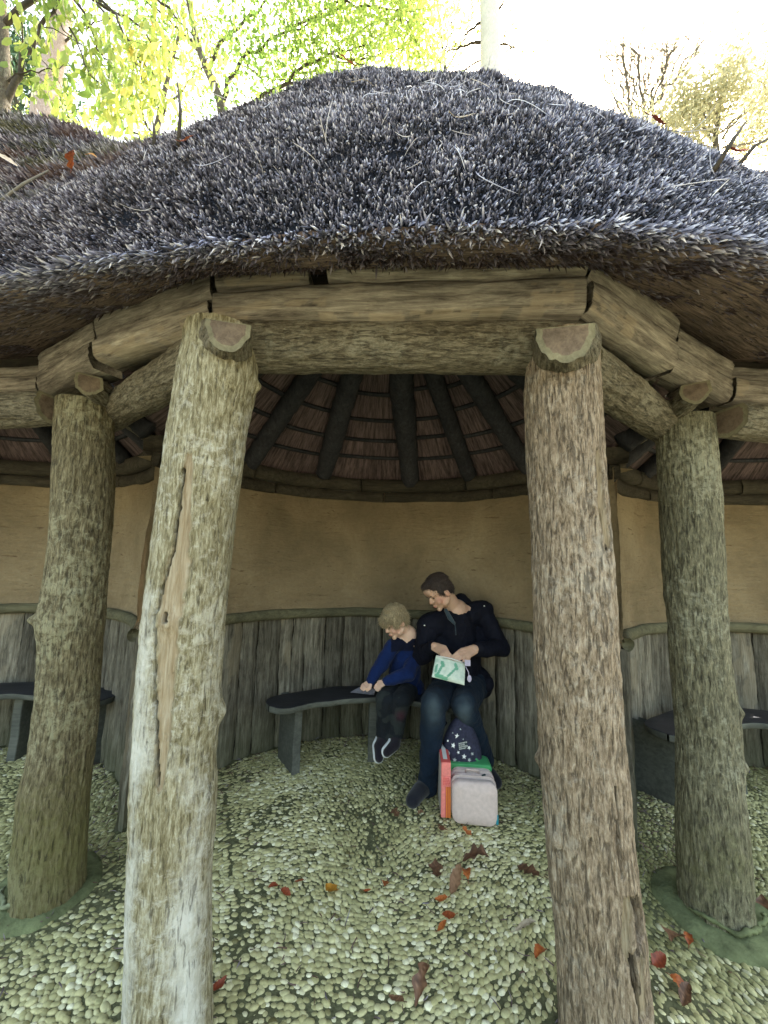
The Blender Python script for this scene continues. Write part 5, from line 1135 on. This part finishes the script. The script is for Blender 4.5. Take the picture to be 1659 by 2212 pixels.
def tree(name, label, limbs, trunk_mat, twig_mat, leafk, nleaf, lsize, twigs=6, tlen=.8, spread=.9, asp=.45, droop=.3, seed=0, colr=(0, 1), lrad=.3, sub=2, colfn=None):
    """limbs[0] is the trunk: (points, radii); others are boughs. Twigs grow from the boughs, leaves on the twigs."""
    r = np.random.default_rng(seed); base = np.array(limbs[0][0][0], float); root = empty(name, tuple(base)); tag(root, label, 'tree', 'trees round the shelter')
    def smooth_path(pts, k=14, jit=.0):
        pts = np.array(pts, float); t = np.linspace(0, len(pts)-1, k); P = np.stack([np.interp(t, range(len(pts)), pts[:, i]) for i in range(3)], 1)
        P[1:-1] = (P[:-2]+2*P[1:-1]+P[2:])/4; P[1:] += jit*r.standard_normal((k-1, 3)); return P
    mb = MB(); P = smooth_path(limbs[0][0], 24); tube(mb, P, np.interp(np.linspace(0, 1, 24), np.linspace(0, 1, len(limbs[0][1])), limbs[0][1]), 22, jit=.06); mb.build('trunk', trunk_mat, root)
    mb = MB(); anchors = []
    for pts, rad in limbs[1:]:
        L = np.linalg.norm(np.diff(np.array(pts, float), axis=0), axis=1).sum(); P = smooth_path(pts, 14, .012*L); tube(mb, P, np.interp(np.linspace(0, 1, 14), np.linspace(0, 1, len(rad)), rad), 7, jit=.1)
        for q in range(twigs):
            i = r.integers(3, 14); p = P[i]; d = r.standard_normal(3)*spread+(P[min(13, i+1)]-P[i-1])/np.linalg.norm(P[min(13, i+1)]-P[i-1])*1.0; d /= np.linalg.norm(d); ln = tlen*r.uniform(.5, 1.2)
            pts2 = [p]
            for s in range(5): d = d+.22*r.standard_normal(3)+[0, 0, -droop*.18]; d /= np.linalg.norm(d); pts2.append(pts2[-1]+d*ln/5)
            rr = rad[-1]*.55; tube(mb, pts2, np.linspace(rr, rr*.3, 6), 4, cap=False); anchors += pts2[1:]
            for s2 in range(sub):
                j = r.integers(1, 5); d2 = d+r.standard_normal(3)*.8; d2 /= np.linalg.norm(d2); p2 = [pts2[j]]
                for s in range(3): d2 = d2+.2*r.standard_normal(3)+[0, 0, -droop*.2]; d2 /= np.linalg.norm(d2); p2.append(p2[-1]+d2*ln/7)
                tube(mb, p2, np.linspace(rr*.5, rr*.2, 4), 3, cap=False); anchors += p2[1:]
    mb.build('branches', twig_mat, root)
    if nleaf:
        An = np.array(anchors); idx = r.integers(0, len(An), nleaf); C = An[idx]+r.standard_normal((nleaf, 3))*lrad*.35
        ax = r.standard_normal((nleaf, 3))*.7+[0, 0, -droop*1.6]; ax /= np.linalg.norm(ax, axis=1, keepdims=True); sd = np.cross(ax, r.standard_normal((nleaf, 3))); sd /= np.linalg.norm(sd, axis=1, keepdims=True); nn = np.cross(ax, sd)
        sz = lsize*r.uniform(.6, 1.25, nleaf)[:, None]; w_ = sz*asp*.5
        V = np.stack([C, C+ax*sz*.35+sd*w_+nn*w_*.4, C+ax*sz*.75+sd*w_*.75+nn*w_*.35, C+ax*sz, C+ax*sz*.75-sd*w_*.75+nn*w_*.35, C+ax*sz*.35-sd*w_+nn*w_*.4, C+ax*sz*.5], 1)
        F = np.array([(0, 1, 6), (1, 2, 6), (2, 3, 6), (3, 4, 6), (4, 5, 6), (5, 0, 6)]); F = (F[None]+(np.arange(nleaf)*7)[:, None, None]).reshape(-1, 3)
        cl = np.clip(.5+.55*noise(An, .9, seed+4, 2)[idx]+.25*r.standard_normal(nleaf), 0, 1) if colfn is None else colfn(C, r); cl = colr[0]+(colr[1]-colr[0])*cl
        col = np.zeros((nleaf, 7, 4)); col[..., 3] = 1; col[..., 0] = cl[:, None]
        fast_mesh('crown', V.reshape(-1, 3), F, LF[leafk], root, col.reshape(-1, 4))
    return root
def G(x, Y): p = A(x, 260, Y); return np.array([p[0], p[1], -.03])
def limb(px, Y, dy=0): return [A(x, y, Y+dy*i) for i, (x, y) in enumerate(px)]
# overhanging chestnut at the left
Y = 3.2
tree('chestnut_tree', 'near chestnut with large yellowing leaves hanging over the left roof',
     [([G(-30, Y), A(-22, 420, Y), A(2, 250, Y), A(6, 90, Y), A(-5, -90, Y)], [.16, .12, .075, .055, .03]),
      (limb([(4, 240), (60, 120), (95, 50), (150, -40)], Y), [.03, .02, .012]), (limb([(2, 180), (60, 155), (140, 143)], Y), [.012, .006, .003]),
      (limb([(6, 60), (120, -40), (230, 10), (330, 90), (395, 130)], Y, .1), [.03, .02, .01, .005]), (limb([(150, -60), (240, 20), (290, 110), (300, 150)], Y), [.02, .01, .005]),
      (limb([(100, -60), (190, 30), (215, 120), (250, 150)], Y, .1), [.02, .01, .004]), (limb([(230, -70), (340, -10), (400, 60), (430, 90)], Y, .1), [.02, .01, .004]), (limb([(60, -60), (110, 0), (130, 60), (180, 100)], Y, .1), [.015, .008, .004]), (limb([(210, 10), (300, 120), (330, 160), (365, 200)], Y), [.012, .006, .003]), (limb([(150, 60), (190, 150), (245, 215), (260, 225)], Y), [.01, .005, .0025])],
     M['trunk_dark'], M['twig'], 'chest', 1150, .125, twigs=7, tlen=.6, asp=.38, droop=1.2, seed=3, sub=1, lrad=.22, colfn=lambda C, r: np.clip(.20+.28*noise(C, .8, 4, 2)+.18*r.standard_normal(len(C))+.24*(np.abs(C[:, 0]+2.4) < .45), 0, 1))
# light green beech behind the dome
Y = 7.5
tree('beech_tree', 'broad light green beech filling the sky behind the left of the dome',
     [([G(500, Y), A(490, 330, Y), A(478, 220, Y), A(430, 110, Y), A(400, -30, Y)], [.30, .16, .10, .08, .05]),
      (limb([(478, 225), (520, 120), (620, 60), (720, 20)], Y), [.06, .03, .012]), (limb([(500, 260), (600, 190), (700, 120), (800, 90)], Y), [.05, .03, .012]), (limb([(450, 150), (520, 40), (600, -20), (700, -60)], Y), [.05, .025, .01]),
      (limb([(600, 190), (700, 160), (760, 130), (860, 60)], Y, .3), [.03, .02, .01]), (limb([(430, 110), (380, 60), (340, 20), (300, -20)], Y), [.04, .02, .01]), (limb([(620, 60), (760, 0), (850, 20), (890, 60)], Y, -.2), [.03, .02, .01]), (limb([(520, 120), (560, 170), (640, 180), (700, 150)], Y, .2), [.02, .012, .008]), (limb([(700, 20), (800, -30), (860, -20), (900, 20)], Y, .1), [.03, .015, .01]), (limb([(700, 120), (780, 130), (850, 110), (880, 100)], Y, .1), [.03, .015, .01])],
     M['trunk_dark'], M['twig'], 'green', 12500, .115, twigs=15, tlen=1.7, asp=.55, droop=.35, seed=9, sub=3, lrad=.8, colfn=lambda C, r: np.clip(.40+.28*noise(C, .7, 4, 2)+.13*r.standard_normal(len(C))+.13*(C[:, 0]+.6), 0, 1))
# scrubby small leaved tree filling the gap left of the dome
Y = 6.0
tree('hazel_tree', 'sparse twiggy hazel between the chestnut and the dome',
     [([G(330, Y), A(330, 330, Y), A(350, 220, Y), A(390, 60, Y)], [.12, .07, .045, .02]),
      (limb([(335, 300), (280, 200), (200, 120)], Y), [.03, .015, .008]), (limb([(340, 260), (410, 170), (470, 110)], Y), [.03, .015, .008]), (limb([(335, 310), (240, 260), (150, 240)], Y), [.02, .012, .006]), (limb([(345, 240), (300, 160), (330, 90)], Y), [.02, .012, .006])],
     M['trunk_dark'], M['twig'], 'green', 2600, .085, twigs=12, tlen=1.0, asp=.5, droop=.2, seed=14, sub=3, lrad=.35, colr=(.2, .9))
Y = 8.0
tree('evergreen_tree', 'dark bluish green evergreen at the far left edge', [([G(40, Y), A(40, 330, Y), A(35, 200, Y), A(30, 90, Y)], [.2, .12, .08, .03]),
      (limb([(38, 290), (0, 220), (-40, 180)], Y), [.04, .02, .01]), (limb([(38, 240), (80, 190), (110, 200)], Y), [.04, .02, .01]), (limb([(36, 200), (10, 130), (0, 100)], Y), [.03, .02, .01]), (limb([(40, 300), (90, 270), (150, 270)], Y), [.03, .02, .01]), (limb([(36, 220), (60, 150), (60, 120)], Y), [.03, .02, .01])],
     M['trunk_dark'], M['twig'], 'dark', 7000, .13, twigs=12, tlen=1.0, asp=.35, droop=.4, seed=19, sub=2, lrad=.6)
Y = 5.2
tree('birch_tree', 'pinkish white trunk rising behind the left side roof', [([G(88, Y), A(92, 330, Y), A(98, 200, Y), A(122, 110, Y), A(140, 0, Y), A(150, -90, Y)], [.22, .19, .165, .14, .12, .10]),
      (limb([(125, 100), (180, 60), (230, 40)], Y), [.02, .012, .006]), (limb([(110, 160), (60, 110), (30, 60)], Y), [.02, .012, .006])], M['trunk_pink'], M['twig'], 'green', 120, .07, twigs=3, tlen=.6, seed=23, sub=1)
Y = 7.0
tree('plane_tree', 'tall pale smooth trunk rising above the crest of the dome', [([G(1072, Y), A(1062, 300, Y), A(1060, 165, Y), A(1058, 60, Y), A(1054, -90, Y)], [.30, .25, .225, .215, .21]),
      (limb([(1040, 90), (1000, 100), (960, 112)], Y), [.035, .02, .010]), (limb([(1036, 50), (1000, 80), (970, 110)], Y), [.03, .015, .008]), (limb([(1078, 20), (1090, 0), (1082, -40)], Y), [.03, .02, .01]), (limb([(1080, 95), (1100, 98), (1112, 104)], Y), [.025, .015, .01])], M['trunk_pale'], M['twig'], 'grey', 0, .06, twigs=4, tlen=.7, seed=29, sub=2)
Y = 9.0
tree('thin_tree', 'nearly bare twiggy tree beside the tall pale trunk', [([G(960, Y), A(962, 300, Y), A(965, 170, Y), A(950, 60, Y), A(940, -60, Y)], [.14, .09, .05, .03, .02]),
      (limb([(964, 170), (930, 100), (900, 20)], Y), [.03, .018, .01]), (limb([(964, 150), (1010, 70), (1020, -20)], Y), [.03, .018, .01]), (limb([(960, 120), (980, 40), (990, -30)], Y), [.03, .018, .01]), (limb([(965, 180), (1020, 140), (1100, 110), (1130, 60)], Y), [.03, .018, .01]), (limb([(965, 190), (1040, 170), (1110, 150), (1140, 120)], Y), [.02, .012, .008]), (limb([(1020, 140), (1110, 60), (1130, 0)], Y), [.02, .012, .008]), (limb([(955, 130), (910, 80), (880, 90)], Y), [.02, .012, .008])],
     M['trunk_dark'], M['twig'], 'grey', 2600, .085, twigs=12, tlen=1.3, asp=.5, seed=31, sub=3, lrad=.5, colr=(.1, .9))
Y = 8.5
tree('bare_tree', 'leafless tree with upright thin twigs above the right slope', [([G(1400, Y), A(1395, 420, Y), A(1388, 280, Y)], [.12, .08, .05]),
      (limb([(1390, 300), (1360, 220), (1345, 130), (1350, 80)], Y), [.035, .028, .018]), (limb([(1388, 290), (1390, 200), (1370, 120), (1360, 90)], Y), [.035, .028, .018]), (limb([(1390, 290), (1430, 200), (1480, 130), (1530, 75)], Y), [.035, .028, .018]), (limb([(1388, 280), (1420, 170), (1450, 110), (1490, 80)], Y), [.03, .02, .014]), (limb([(1385, 300), (1335, 270), (1318, 215)], Y), [.03, .015, .01]), (limb([(1400, 250), (1440, 150), (1440, 85)], Y), [.03, .02, .014])]+[(limb([(1385+(i-6)*4, 290), (1390+(i-6)*12, 190), (1400+(i-6)*19+random.uniform(-8, 8), random.uniform(70, 120))], Y, random.uniform(-.2, .3)), [.028, .018, .012]) for i in range(13)],
     M['trunk_dark'], M['twig_pale'], 'grey', 150, .08, twigs=26, tlen=1.3, spread=.45, seed=37, sub=5, droop=-.1)
Y = 7.5
tree('golden_bush_tree', 'pale straw coloured bushy tree at the right edge', [([G(1570, Y), A(1560, 430, Y), A(1545, 300, Y), A(1560, 190, Y)], [.14, .10, .05, .02]),
      (limb([(1545, 310), (1500, 250), (1470, 220)], Y), [.03, .015, .01]), (limb([(1550, 290), (1620, 230), (1690, 180)], Y), [.03, .015, .01]), (limb([(1548, 300), (1540, 220), (1580, 170)], Y), [.03, .015, .01]), (limb([(1548, 320), (1460, 300), (1430, 280)], Y), [.03, .015, .01]), (limb([(1560, 320), (1660, 300), (1720, 290)], Y), [.03, .015, .01]), (limb([(1548, 300), (1510, 220), (1520, 200)], Y), [.03, .015, .01]), (limb([(1548, 330), (1490, 290), (1445, 260)], Y, .2), [.03, .015, .01]), (limb([(1560, 300), (1640, 200), (1660, 150)], Y, .2), [.03, .015, .01])],
     M['trunk_dark'], M['twig_pale'], 'straw', 9500, .10, twigs=13, tlen=1.1, asp=.5, seed=41, sub=2, lrad=.5, droop=.1)
# twigs standing in the thatch
for (x0, y0, x1, y1, x2, y2, lab) in ((385, 290, 390, 240, 383, 178, 'dark bare twig standing upright in the left valley of the thatch'), (335, 298, 333, 280, 330, 262, 'short dark stub beside the upright twig on the thatch'), (1555, 345, 1585, 300, 1612, 262, 'slanting dark twig stuck in the right side roof'), (0, 415, 50, 398, 105, 368, 'long pale stick lying on the left side roof'), (1600, 340, 1630, 315, 1659, 300, 'dark twig at the right edge above the thatch')):
    p = roof_pt(x0, y0); mb = MB(); q = [p+[0, -.02, -.03], A(x1, y1, p[1]-.02), A(x2, y2, p[1]-.01)]; tube(mb, q, [.007, .0055, .0025], 7); o = mb.build('twig', M['twig'] if 'pale' not in lab else M['twig_pale']); tag(o, lab, 'twig')
